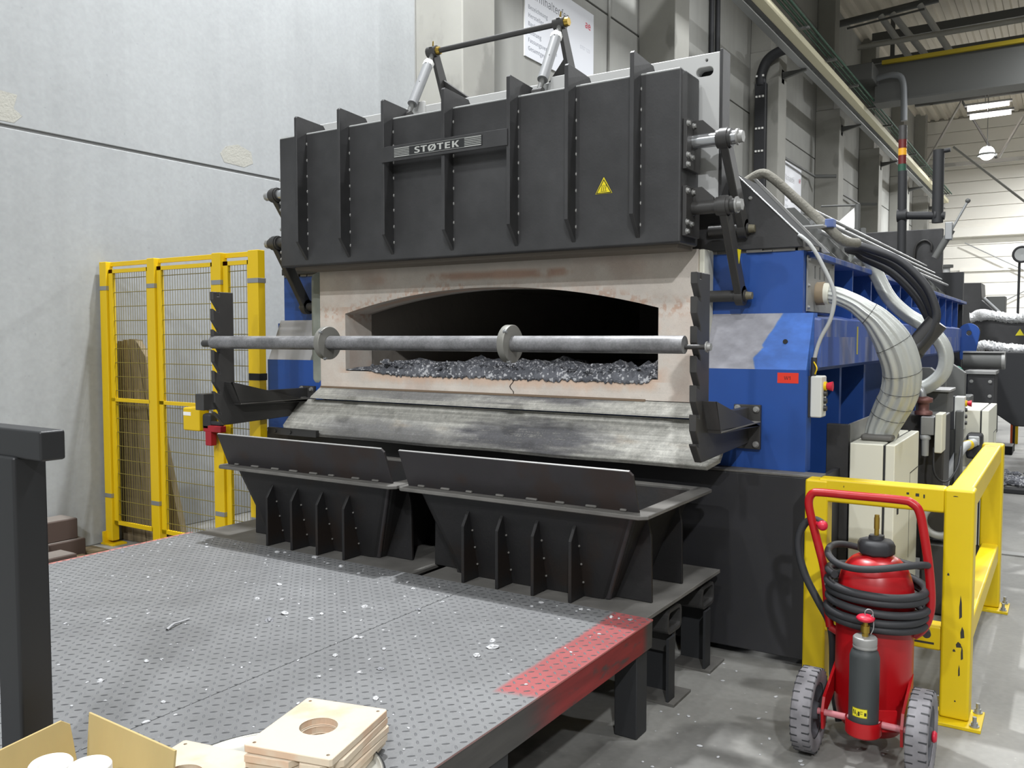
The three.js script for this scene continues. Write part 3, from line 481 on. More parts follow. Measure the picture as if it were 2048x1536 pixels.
  for (const s of [1, -1]) for (const [y0, y1, z1] of [[2.55, 2.15, -4.39], [2.23, 1.81, -4.36]]) {
    const m = x => s > 0 ? x : 2 * FC - x, a = sub('lifting_arm', F), z0 = -4.09, d = Math.hypot(y1 - y0, z1 - z0), ny = (z1 - z0) / d, nz = -(y1 - y0) / d, w = 0.038;
    const bar = [[z0 + nz * w, y0 + ny * w], [z1 + nz * w, y1 + ny * w], [z1 - nz * w, y1 - ny * w], [z0 - nz * w, y0 - ny * w]], X0 = Math.min(m(-1.44), m(-1.4)), X1 = Math.max(m(-1.44), m(-1.4));
    mesh('bar', [polyX(bar, X0, X1, 0.004), cyl([X0, y0, z0], [X1, y0, z0], 0.05, 0.05, 24), cyl([X0, y1, z1], [X1, y1, z1], 0.05, 0.05, 24)], M.armBlack, a);
    mesh('lower_shaft', cyl([m(-1.6), y1, z1], [m(-1.39), y1, z1], 0.03, 0.03, 16), M.armBlack, a);
    mesh('nut', cyl([m(-1.39), y1, z1], [m(-1.36), y1, z1], 0.024, 0.02, 6), std(0x6f6a58, 0.6, 0.3), a);
  }
  { // yellow pennant sticker on the right lower arm
    mesh('arm_sticker', polyX([[-4.29, 2.035], [-4.235, 2.035], [-4.262, 1.965]], -1.4, -1.398), std(0xe0cf10, 0.5), F);
  }
  // pale heat shield behind the door
  const rnd8 = (cx, cy, r) => { const h = []; for (let i = 0; i < 14; i++) { const a = Math.PI * 2 * i / 14; h.push([cx + r * Math.cos(a), cy + r * Math.sin(a)]); } return h; };
  mesh('heat_shield', polyZ([[-4.44, 2.25], [-1.507, 2.25], [-1.507, 3.018], [-1.53, 3.018], [-4.44, 3.018]], -4.33, -4.25, 0.003, [slotPath(-1.585, 2.93, 0.09, 0.045), rnd8(-1.575, 2.985, 0.007), slotPath(-4.355, 2.93, 0.09, 0.045)]), M.shield, F);
  mesh('slot_dark_sheet', bx(-4.42, -1.51, 2.27, 3.0, -4.36, -4.335), M.black, F);  // added black sheet so the shield slots show the dark behind them
  mesh('shield_edge', bx(-1.506, -1.49, 2.25, 3.03, -4.36, -4.25, 0.002), M.paintBlack, F);
  for (const x of [-3.42, -2.41]) mesh('guide_block', bx(x - 0.06, x + 0.06, 2.9, 3.04, -4.25, -4.23, 0.004), M.shield, F);
  // levers, cross rod, turnbuckles
  for (const [x, s] of [[-3.43, 1], [-2.51, -1]]) {
    const l = sub('lift_lever', F);
    mesh('arm', polyX([[-4.38, 3.415], [-4.45, 3.415], [-4.72, 2.9], [-4.6, 2.9]], x - 0.012, x + 0.012, 0.002), M.armBlack, l);
    const wb = polyZ([[x, 0], [x, -0.42], [x + s * 0.46, -0.42], [x + s * 0.44, -0.38]], -0.007, 0.007, 0.001); wb.rotateX(0.48).translate(0, 3.25, -4.5); mesh('web', wb, M.armBlack, l);
    mesh('hub', cyl([x - 0.04, 3.395, -4.415], [x + 0.03, 3.395, -4.415], 0.034, 0.034, 16), M.armBlack, l); mesh('hub_nut', cyl([x + 0.03, 3.395, -4.415], [x + 0.055, 3.395, -4.415], 0.026, 0.024, 6), M.brass, l); mesh('grease_nipple', cyl([x, 3.42, -4.41], [x + 0.01, 3.455, -4.4], 0.006, 0.004, 6), M.brass, l);
    const t = sub('turnbuckle', F), a = [x, 3.395, -4.415], b = [x + 0.03, 2.93, -4.12], at = k => [a[0] + (b[0] - a[0]) * k, a[1] + (b[1] - a[1]) * k, a[2] + (b[2] - a[2]) * k];
    mesh('screw', [cyl(at(0), at(0.24), 0.014, 0.014, 12), cyl(at(0.8), at(1), 0.016, 0.016, 12)], M.girder, t);
    mesh('sleeve', cyl(at(0.22), at(0.82), 0.03, 0.03, 20), std(0x7e8082, 0.5), t); mesh('lock_nut', cyl(at(0.17), at(0.23), 0.034, 0.034, 6), M.white, t);
    mesh('eye', [cyl([b[0] - 0.03, b[1], b[2]], [b[0] + 0.03, b[1], b[2]], 0.026, 0.026, 12), bx(b[0] - 0.03, b[0] + 0.03, 2.885, 2.93, -4.15, -4.09, 0.004)], M.armBlack, t);
    mesh('oil_hole', ball(...[at(0.5)[0], at(0.5)[1], at(0.5)[2]].map((q, i) => q + (i === 0 ? 0.012 : i === 2 ? 0.026 : 0)), 0.007, 6), M.black, t);
  }
  mesh('cross_rod', cyl([-3.43, 3.395, -4.415], [-2.51, 3.395, -4.415], 0.017, 0.017, 14), M.armBlack, F);
  mesh('lever_shaft', cyl([-3.9, 2.95, -4.66], [-2.05, 2.95, -4.66], 0.045, 0.045, 16), M.armBlack, F);
  mesh('door_stop', bx(-2.66, -2.52, 2.885, 2.97, -4.17, -4.07, 0.03), M.armBlack, D);
  // rack brackets that carry the roller bar
  for (const [x, s] of [[-4.452, -1], [-1.36, 1]]) {
    const r = sub('rack_bracket', F), zf = -3.5 - (s > 0 ? 0.05 : 0), x0 = x - 0.016, x1 = x + 0.016, P = [];
    P.push([zf - 0.155, 1.878], [zf - 0.05, 1.878], [zf - 0.05, 1.85], [zf - 0.032, 1.85], [zf - 0.032, 1.878], [zf, 1.878]);
    let y = 1.83; for (let k = 0; k < 6; k++) { P.push([zf, y], [zf - 0.042, y - 0.06], [zf - 0.046, y - 0.078], [zf - 0.022, y - 0.07], [zf, y - 0.056]); y -= 0.127; }
    P.push([zf, 1.13], [zf - 0.07, 1.05], [zf - 0.11, 1.05], [-4.28, 1.07], [-4.28, 1.25], [zf - 0.2, 1.25], [zf - 0.155, 1.3]);
    mesh('rack_plate', polyX(P, x0, x1, 0.003), M.armBlack, r);
    const gx0 = s > 0 ? x1 : x1, gx1 = gx0 + 0.06;
    mesh('stiffener', [polyX([[zf - 0.075, 1.32], [zf - 0.14, 1.19], [-4.27, 1.175], [-4.27, 1.16], [zf - 0.15, 1.173], [zf - 0.09, 1.32]], gx0 - 0.01, gx1)], M.armBlack, r); mesh('stiffener_ledge', bx(gx0 - 0.004, gx1 + 0.004, 1.176, 1.183, -4.27, zf - 0.15, 0.002), M.flange, r);
    const wd = []; for (let z = zf - 0.18; z > -4.25; z -= 0.09) wd.push(bx(gx0, gx0 + 0.025, 1.176, 1.19, z - 0.025, z + 0.012, 0.004)); mesh('weld_beads', wd, M.flange, r, { kind: 'stuff' });
    mesh('end_plate', bx(x - 0.06, x + 0.075, 1.04, 1.262, -4.3, -4.275, 0.003), M.armBlack, r);
    for (const [dx, dy] of [[-0.04, 1.245], [0.055, 1.24], [0.055, 1.065]]) mesh('bolt', hexBolt(x + dx, dy, -4.275, 0.013, 0.014, 'z'), M.boltGrey, r);
    if (s < 0) mesh('tab', bx(x - 0.08, x, 1.15, 1.25, zf - 0.05, zf + 0.07, 0.003), M.armBlack, r);
  }
}
{ // roller bar resting in the racks
  const t = thing('roller_bar', [-2.93, 1.53, -3.53], 'dusty steel roller bar with two discs resting across the mouth in the racks', 'bar');
  M.discSteel = std(0x86857f, 0.45, 0.45);
  const bm = std(0xffffff, 0.5, 0.5, { map: tile(0.8, 512, (u, v) => { const k = 0.85 + 0.5 * (fs(F2, u, v) - 0.5) + 0.2 * (fs(F4, u, v) - 0.5); return [150 * k, 150 * k, 152 * k]; }) });
  mesh('bar', cyl([-4.46, 1.567, -3.515], [-1.385, 1.567, -3.515], 0.039, 0.039, 32), bm, t);
  for (const x of [-3.486, -2.273]) { const d = sub('disc', t); mesh('ring', rot(lathe([[0.04, -0.02], [0.088, -0.02], [0.092, -0.016], [0.092, 0.016], [0.088, 0.02], [0.04, 0.02]], x, 1.567, -3.515, 40), 'Z', Math.PI / 2, x, 1.567, -3.515), M.discSteel, d); mesh('grub_screw', [hexBolt(x + 0.01, 1.567 + 0.06, -3.515 + 0.07, 0.008, 0.016), hexBolt(x + 0.01, 1.567 - 0.085, -3.48, 0.008, 0.016)].flat(), M.galv, d); }
  mesh('axle_pin', cyl([-1.385, 1.558, -3.52], [-1.29, 1.558, -3.52], 0.011, 0.011, 10), M.armBlack, t); mesh('pin_nut', hexBolt(-1.29, 1.558, -3.52, 0.019, 0.02), M.boltGrey, t); mesh('end_stub', cyl([-4.55, 1.56, -3.515], [-4.46, 1.56, -3.515], 0.022, 0.022, 12), M.armBlack, t);
}
// ------------------------------------------------------------------ dross pans on their stands
{
  function pan(cx, label) {
    const t = thing('dross_pan', [cx, 0.452, -3.6], label, 'pan', 'dross pans in front of the furnace mouth'), hw = 0.657, yF = 0.875;
    const top = { x: 0.585, z0: -3.26, z1: -3.95 }, bot = { x: 0.42, z0: -3.36, z1: -3.85 };
    // tapered shell with walls of real thickness, open at the top
    const ring = (o, k) => { const r = [], rad = 0.06, n = 4, X = o.x - k, Z0 = o.z0 - k, Z1 = o.z1 + k; for (const [sx, zc, a0] of [[1, Z0, 0], [1, Z1, 1], [-1, Z1, 2], [-1, Z0, 3]]) for (let i = 0; i <= n; i++) { const a = -a0 * Math.PI / 2 + Math.PI / 2 - i / n * Math.PI / 2; const zz = zc === Z0 ? Z0 - rad : Z1 + rad; r.push([cx + sx * (X - rad) + rad * Math.cos(a), zz + rad * Math.sin(a)]); } return r; };
    const R = [[ring(top, 0), yF - 0.012], [ring(bot, 0), 0.454], [ring(bot, 0.012), 0.49], [ring(top, 0.012), yF - 0.012]], N = R[0][0].length, P = [], I = [];
    for (const [r, y] of [R[0], R[1], R[3], R[2]]) for (const p of r) P.push(p[0], y, p[1]);
    for (let i = 0; i < N; i++) { const j = (i + 1) % N; I.push(i, j, N + i, j, N + j, N + i); I.push(2 * N + i, 3 * N + i, 2 * N + j, 2 * N + j, 3 * N + i, 3 * N + j); I.push(i, 2 * N + i, j, j, 2 * N + i, 2 * N + j); }
    const g = new THREE.BufferGeometry(); g.setAttribute('position', new THREE.Float32BufferAttribute(P, 3)); g.setIndex(I); const gf = g.toNonIndexed(); gf.computeVertexNormals();
    mesh('shell', [gf, bx(cx - bot.x + 0.01, cx + bot.x - 0.01, 0.454, 0.49, bot.z1 + 0.01, bot.z0 - 0.01)], M.panShell, t);
    const c = 0.03, fl = (h, z0, z1) => [[cx - h + c, z0], [cx + h - c, z0], [cx + h, z0 - c], [cx + h, z1 + c], [cx + h - c, z1], [cx - h + c, z1], [cx - h, z1 + c], [cx - h, z0 - c]];
    const hole = R[0][0].map(p => [cx + (p[0] - cx) * 0.985, -3.605 + (p[1] + 3.605) * 0.97]);
    mesh('flange', polyY(fl(hw, -3.2, -4.0), yF - 0.018, yF, 0.003, [hole]), M.flange, t);
    const lip = polyZ([[cx - 0.625, 0], [cx + 0.6, 0], [cx + 0.6, 0.175], [cx + 0.585, 0.192], [cx - 0.635, 0.192]], -0.006, 0.006, 0.002); lip.rotateX(0.36).translate(0, yF, -3.27);
    mesh('lip_plate', lip, M.millScale, t); const ed = bx(cx - 0.632, cx + 0.584, 0.1905, 0.1935, -0.005, 0.005); ed.rotateX(0.36).translate(0, yF, -3.27); mesh('edge_highlight', ed, M.boltGrey, t, { label: 'lit top edge painted as a pale strip' });  // pale strip paints the lit line along the lip top
    const wd = []; for (let x = cx - 0.56; x < cx + 0.58; x += rr(0.12, 0.17)) wd.push(bx(x, x + rr(0.03, 0.06), yF, yF + 0.012, -3.268, -3.25, 0.005)); mesh('weld_beads', wd, M.flange, t, { kind: 'stuff' });
    const wz = y => top.z0 + (bot.z0 - top.z0) * (yF - y) / (yF - 0.454);
    for (const dx of [-0.28, -0.09, 0.1, 0.29]) mesh('rib', polyX([[-3.235, 0.454], [-3.235, 0.72], [wz(0.78) + 0.005, 0.785], [wz(0.78) - 0.01, 0.78], [bot.z0 - 0.005, 0.454]], cx + dx - 0.008, cx + dx + 0.008, 0.002), M.panShell, t);
    const wx = y => top.x + (bot.x - top.x) * (yF - y) / (yF - 0.454);
    for (const s of [1, -1]) for (const z of [-3.432, -3.78]) mesh('side_rib', polyZ([[cx + s * 0.59, 0.454], [cx + s * 0.585, 0.74], [cx + s * (wx(0.82) + 0.003), 0.82], [cx + s * (bot.x - 0.01), 0.454]], z - 0.008, z + 0.008, 0.002), M.panShell, t);
    const we = []; for (const dx of [-0.28, -0.09, 0.1, 0.29]) for (let y = 0.52; y < 0.77; y += 0.085) we.push(ball(cx + dx + 0.012, y, wz(y) + 0.004, 0.006, 6)); 
    mesh('weld_spots', we, M.flange, t, { kind: 'stuff' }); mesh('corner_strip', cyl([cx + wx(0.85) - 0.018, 0.85, wz(0.85) - 0.02], [cx + wx(0.47) - 0.018, 0.46, wz(0.46) - 0.02], 0.012, 0.012, 8), M.millScale, t);
    return t;
  }
  pan(-3.405, 'left black dross pan with a wide upright lip plate below the apron');
  pan(-2.077, 'right black dross pan with a wide upright lip plate, nearer the blue panel');
  function stand(x0, x1, label) {
    const t = thing('pan_stand', [(x0 + x1) / 2, 0, -3.6], label, 'stand');
    mesh('top_plate', bx(x0, x1, 0.434, 0.452, -4.12, -3.225, 0.003), M.flange, t);
    const rq = (c, y, w, h, r) => { const p = []; for (const [sx, sy, a0] of [[1, 1, 0], [-1, 1, 1], [-1, -1, 2], [1, -1, 3]]) for (let i = 0; i <= 4; i++) { const a = (a0 + i / 4) * Math.PI / 2; p.push([c + sx * (w / 2 - r) + r * Math.cos(a), y + sy * (h / 2 - r) + r * Math.sin(a)]); } return p; };
    for (const z of [-3.56, -3.98]) mesh('fork_pocket', polyX(rq(z, 0.355, 0.16, 0.11, 0.03), x0 + 0.02, x1 - 0.01, 0, [rq(z, 0.355, 0.132, 0.082, 0.022)]), M.armBlack, t);
    for (const x of [x0 + 0.12, x1 - 0.03]) for (const z of [-3.6, -4.05]) { mesh('leg', [bx(x - 0.14, x, 0.012, 0.3, z, z + 0.012), polyY([[x, z + 0.012], [x + 0.03, z + 0.06], [x + 0.03, z + 0.13], [x + 0.018, z + 0.13], [x + 0.018, z + 0.064], [x - 0.012, z + 0.012]], 0.012, 0.29)], M.steelDark, t); mesh('foot_plate', bx(x - 0.14, x + 0.06, 0, 0.012, z - 0.06, z + 0.14), M.flange, t); }
    mesh('cross_bar', bx(x0 + 0.05, x1 - 0.03, 0.2, 0.29, -3.62, -3.56), M.armBlack, t);
  }
  stand(-4.3, -2.66, 'dark steel stand under the left dross pan behind the tread plate platform');
  stand(-2.6, -1.425, 'dark steel stand with fork pockets under the right dross pan');
}
// ------------------------------------------------------------------ tread plate platform
{
  const X0 = -4.305, X1 = -1.387, Z0 = -3.212, Z1 = -0.55, Y = 0.46, DX = X1 - X0, DZ = Z1 - Z0;
  const t = thing('platform', [(X0 + X1) / 2, 0, (Z0 + Z1) / 2], 'low steel work platform with dusty grey tread plate deck and red edge', 'platform');
  M.deck = std(0xffffff, 0.55, 0.1, { bumpMap: bumpFine, bumpScale: 0.0008, map: tex(1800, 1640, [X0, Z0, DX, DZ], (u, v) => {
    const x = X0 + u * DX, z = Z0 + v * DZ, n = fs(F1, u * 1.3, v * 1.3), m = fs(F2, u * 2, v * 2), f = fs(F4, u * 7, v * 7); let k = 0.95 + 0.2 * (n - 0.5) + 0.14 * (m - 0.5) + 0.1 * (f - 0.5);
    let c = [121, 122, 123]; const w = 0.02 * (m - 0.5), r = sst(-1.555, -1.53, x + w - 0.03 * (z + 2.8)) * sst(-2.28, -2.33, z + (x + 1.4) * 0.25 + w) * sst(0.25, 0.45, fs(F3, u * 3, v * 3) * 0.6 + m * 0.4 + 0.1); c = mix(c, [168, 70, 70], r * 0.75);
    c = mix(c, [196, 120, 112], sst(X0 + 0.03, X0 + 0.018, x) * 0.9);
    if (spk(u * 2.9, v * 2.6, 1.2, 0.905)) c = mix(c, [205, 206, 208], 0.6); return [c[0] * k, c[1] * k, c[2] * k]; }) });
  for (const [a, b] of [[X0, -3.25], [-3.247, -2.271], [-2.267, X1]]) mesh('deck_plate', bx(a, b, Y - 0.008, Y, Z0, Z1, 0.002), M.deck, t, { axis: 1 });
  const lugMat = std(0xffffff, 0.55, 0.2), lg = new THREE.SphereGeometry(1, 8, 5).scale(0.0125, 0.0015, 0.0042), rows = [];
  const p = 0.036; for (let i = 0, x = X0 + 0.02; x < X1 - 0.01; x += p, i++) for (let j = 0, z = Z0 + 0.02; z < -0.9; z += p, j++) rows.push([x, z, (i + j) % 2]);
  const im = new THREE.InstancedMesh(lg, lugMat, rows.length), mm = new THREE.Matrix4(), og = ORG.get(t);
  rows.forEach((r, i) => { mm.makeRotationY(r[2] ? Math.PI / 4 : -Math.PI / 4); mm.setPosition(r[0] - og[0], Y - og[1], r[1] - og[2]); im.setMatrixAt(i, mm); im.setColorAt(i, new THREE.Color(r[2] ? 0x3e3f41 : 0x626365)); });
  im.name = 'tread_lugs'; im.userData.kind = 'stuff'; t.add(im);
  const bm = std(0xffffff, 0.5, 0.1, { map: tex(512, 64, [Z0, 0.34, 2.7, 0.12], (u, v) => { const z = Z0 + u * 2.7, k = 0.9 + 0.4 * (fs(F1, u * 3, v) - 0.5), r = sst(-3.18, -3.1, z) * sst(-2.2, -2.5, z) * sst(0.3, 0.55, fs(F2, u * 4, v * 0.5) + 0.12 + 0.2 * sst(0.5, 1, v)); return mix([74 * k, 72 * k, 70 * k], [150 * k, 40 * k, 40 * k], r * 0.85); }) });
  mesh('edge_beam', polyZ([[X1 - 0.06, 0.345], [X1 - 0.004, 0.345], [X1 - 0.002, 0.452], [X1 - 0.06, 0.452]], Z0, Z1, 0.003), bm, t, { axis: 0 });
  mesh('edge_beam', bx(X0, X0 + 0.06, 0.345, 0.452, Z0, Z1, 0.003), M.armBlack, t);
  for (const z of [Z0, -2.0, Z1 - 0.06]) mesh('cross_beam', bx(X0 + 0.06, X1 - 0.06, 0.345, 0.45, z, z + 0.06), M.armBlack, t);
  for (const x of [X0 + 0.02, X1 - 0.115]) for (const z of [Z0 + 0.02, -2.16, Z1 - 0.12]) mesh('leg', bx(x, x + 0.1, 0, 0.345, z, z + 0.1, 0.006), M.steelDark, t);
  // dross chips lying on the deck
  const chips = [[-3.03, -2.73, 0.02], [-2.95, -2.53, 0.018], [-2.85, -2.58, 0.014], [-2.69, -2.45, 0.026], [-2.68, -2.36, 0.03], [-3.25, -3.17, 0.026], [-3.11, -3.12, 0.015], [-3.02, -3.12, 0.02], [-3.46, -3.16, 0.016], [-3.5, -3.14, 0.02], [-2.48, -2.7, 0.018], [-2.26, -2.79, 0.02], [-2.47, -3.01, 0.016], [-2.55, -2.46, 0.02], [-2.56, -2.53, 0.015], [-2.5, -2.6, 0.012], [-2.25, -2.4, 0.02], [-2.23, -2.41, 0.014], [-1.96, -2.21, 0.016], [-2.0, -2.15, 0.014], [-2.09, -2.05, 0.014], [-2.18, -2.22, 0.016], [-1.79, -2.65, 0.022], [-1.75, -2.59, 0.03], [-1.75, -2.49, 0.024], [-4.19, -2.7, 0.02], [-3.65, -2.48, 0.012], [-2.35, -1.64, 0.013], [-2.67, -1.86, 0.012], [-1.69, -3.16, 0.016], [-1.66, -3.17, 0.012], [-1.54, -3.14, 0.016], [-1.46, -3.15, 0.014], [-1.81, -2.02, 0.016], [-2.67, -1.63, 0.02], [-2.7, -1.82, 0.016], [-2.56, -3.08, 0.012]];
  const gs = [0, 1, 2].map(() => { const g = new THREE.IcosahedronGeometry(1, 1), q = g.attributes.position, h = new Map(); for (let i = 0; i < q.count; i++) { const k = [q.getX(i), q.getY(i), q.getZ(i)].map(a => a.toFixed(3)).join(); if (!h.has(k)) h.set(k, rr(0.6, 1.25)); const s = h.get(k); q.setXYZ(i, q.getX(i) * s, q.getY(i) * s, q.getZ(i) * s); } g.computeVertexNormals(); return g; });
  chips.forEach((c, i) => {
    const s = c[2] * 0.55, m = new THREE.Mesh(gs[i % 3], i % 7 === 4 ? M.chipDark : M.chip); m.name = numbered('dross_chip'); m.position.set(c[0], Y + s * 0.3, c[1]); m.rotation.y = rr(0, 6); m.scale.set(s * rr(1, 1.6), s * 0.55, s); scene.add(m);
    m.userData = { label: 'small grey metal dross chip lying on the tread plate deck', category: 'chip', group: 'dross chips scattered on the platform deck' };
  });
  single('metal_strip', tube([[-2.92, Y + 0.004, -2.06], [-2.935, Y + 0.012, -2.1], [-2.947, Y + 0.008, -2.14], [-2.956, Y + 0.006, -2.19]], u => 0.006 * (1 - 0.6 * u), 20, 6), M.chip, 'thin silvery metal splash strip lying on the platform deck', 'strip');
  const cr = []; for (let k = 0; k < 260; k++) { const s = rr(0.0016, 0.0058) * (rnd() < 0.12 ? 1.6 : 1); cr.push(new THREE.IcosahedronGeometry(s, 0).scale(rr(1, 1.8), 0.5, 1).rotateY(rr(0, 6)).translate(rr(X0 + 0.05, X1 - 0.03), Y + s * 0.3, -3.15 + Math.pow(rnd(), 1.3) * 2.1)); }
  single('dross_crumbs', cr, M.chip, 'scatter of tiny pale dross crumbs over the platform deck', 'crumbs', null, { kind: 'stuff' });
  const fl = []; for (let k = 0; k < 60; k++) { const s = rr(0.002, 0.009); fl.push(new THREE.IcosahedronGeometry(s, 0).scale(rr(1, 1.8), 0.4, 1).rotateY(rr(0, 6)).translate(rr(-1.45, -0.5), s * 0.3, rr(-4.1, -2.6))); }
  single('floor_crumbs', fl, M.chip, 'pale dross crumbs on the concrete floor right of the platform', 'crumbs', null, { kind: 'stuff' });
}
// ------------------------------------------------------------------ things in the foreground, on the platform
{
  const Y = 0.46;
  let t = thing('steel_post', [-2.06, Y, -1.1], 'black steel post with a wide square cap at the left picture edge', 'post');
  M.postBlack = std(0x1c1d1f, 0.45);
  mesh('stem', bx(-2.165, -2.066, Y, 1.32, -1.14, -1.06, 0.008), M.postBlack, t); mesh('cap', bx(-2.26, -1.966, 1.315, 1.385, -1.13, -1.07, 0.006), M.postBlack, t); mesh('foot', bx(-2.2, -2.03, Y, Y + 0.012, -1.18, -1.02), M.postBlack, t);
  // round tray with the ceramic plates
  t = thing('round_tray', [-1.665, Y, -1.46], 'round shallow metal tray with a dark rim lying on the deck', 'tray');
  mesh('pan', lathe([[0, 0.012], [0.272, 0.012], [0.277, 0.024], [0.285, 0.024], [0.285, 0], [0, 0]], -1.665, Y, -1.46, 72), M.tin, t);
  mesh('rim_band', new THREE.TorusGeometry(0.286, 0.0045, 8, 80).rotateX(Math.PI / 2).translate(-1.665, Y + 0.02, -1.46), M.black, t);
  const hole = (cx, cz, r, n = 28) => { const h = []; for (let i = 0; i < n; i++) { const a = Math.PI * 2 * i / n; h.push([cx + r * Math.cos(a), cz + r * Math.sin(a)]); } return h; };
  function plate(cx, cz, y, ang, label, brk) {
    const h = 0.126, k = 0.152, th = 0.019, o = thing('ceramic_plate', [cx, y, cz], label, 'plate', 'square ceramic plates with a round hole'); o.rotation.y = ang;
    const c = 0.006, out = brk ? [[cx - h, cz - k], [cx + h, cz - k], [cx + h, cz + k - 0.05], [cx + h - 0.02, cz + k - 0.03], [cx + h - 0.04, cz + k], [cx + 0.03, cz + k], [cx + 0.015, cz + k - 0.03], [cx, cz + k], [cx - h, cz + k]] : [[cx - h + c, cz - k], [cx + h - c, cz - k], [cx + h, cz - k + c], [cx + h, cz + k - c], [cx + h - c, cz + k], [cx - h + c, cz + k], [cx - h, cz + k - c], [cx - h, cz - k + c]];
    const e = 0.106, f = 0.132; mesh('slab', polyY(out, y, y + th, 0.0015, [hole(cx, cz, 0.052), ...[[-e, -f], [e, -f], [e, f], [-e, f]].map(q => hole(cx + q[0], cz + q[1], 0.0065, 10))]), M.ceramic, o);
  }
  const PL = ['top square ceramic plate of the tall pile, whole with round hole', 'second square ceramic plate from the top of the tall pile, cracked edge', 'third square ceramic plate from the top of the tall pile', 'fourth square ceramic plate from the top of the tall pile', 'bottom square ceramic plate of the tall pile on the round tray'];
  const A = 0.25; const off = [[0, 0, 0], [0.006, 0.004, 0.03], [0.004, 0.0, -0.03], [0.012, 0.01, 0.02], [0.005, 0.002, 0.08]];
  for (let i = 0; i < 5; i++) plate(-1.64 + off[i][0], -1.605 + off[i][1], Y + 0.013 + (4 - i) * 0.0205, A + off[i][2], PL[i], i === 1);
  plate(-1.83, -1.325, Y + 0.033, A - 0.04, 'upper square ceramic plate of the low pile at the picture bottom'); plate(-1.825, -1.32, Y + 0.013, A + 0.03, 'lower square ceramic plate of the low pile at the picture bottom');
  // cardboard box with open flaps and ceramic tubes
  t = thing('cardboard_box', [-1.79, Y, -1.02], 'open tan cardboard box with raised flaps by the black post', 'box');
  mesh('walls', [bx(-1.93, -1.63, Y, 0.6, -1.13, -1.126), bx(-1.93, -1.63, Y, 0.6, -0.9, -0.896), bx(-1.93, -1.926, Y, 0.6, -1.13, -0.9), bx(-1.634, -1.63, Y, 0.6, -1.13, -0.9), bx(-1.93, -1.63, Y, 0.466, -1.13, -0.9)], M.tan, t);
  const f1 = polyZ([[0.005, 0], [0.335, 0], [0.341, 0.13], [0, 0.13]], -0.003, 0.003, 0.001); f1.rotateX(-0.1).rotateY(-0.03).translate(-1.953, 0.572, -1.15); mesh('back_flap', f1, M.tan, t);
  const f2 = polyX([[0, 0], [0.2, 0], [0.19, 0.11], [0.03, 0.125], [0.01, 0.11]], -0.003, 0.003, 0.001); f2.rotateZ(0.12).translate(-1.935, 0.585, -1.12); mesh('side_flap', f2, M.tan, t);
  for (const [x, z, l] of [[-1.735, -1.03, 'white ceramic tube standing in the box, the right one of two'], [-1.815, -0.99, 'white ceramic tube standing in the box, partly behind the black post']]) {
    single('ceramic_tube', lathe([[0.027, 0.467], [0.044, 0.467], [0.044, 0.685], [0.04, 0.69], [0.031, 0.69], [0.027, 0.68], [0.027, 0.467]], x, 0, z, 40), M.ceramicWhite, l, 'tube', null);
  }
}
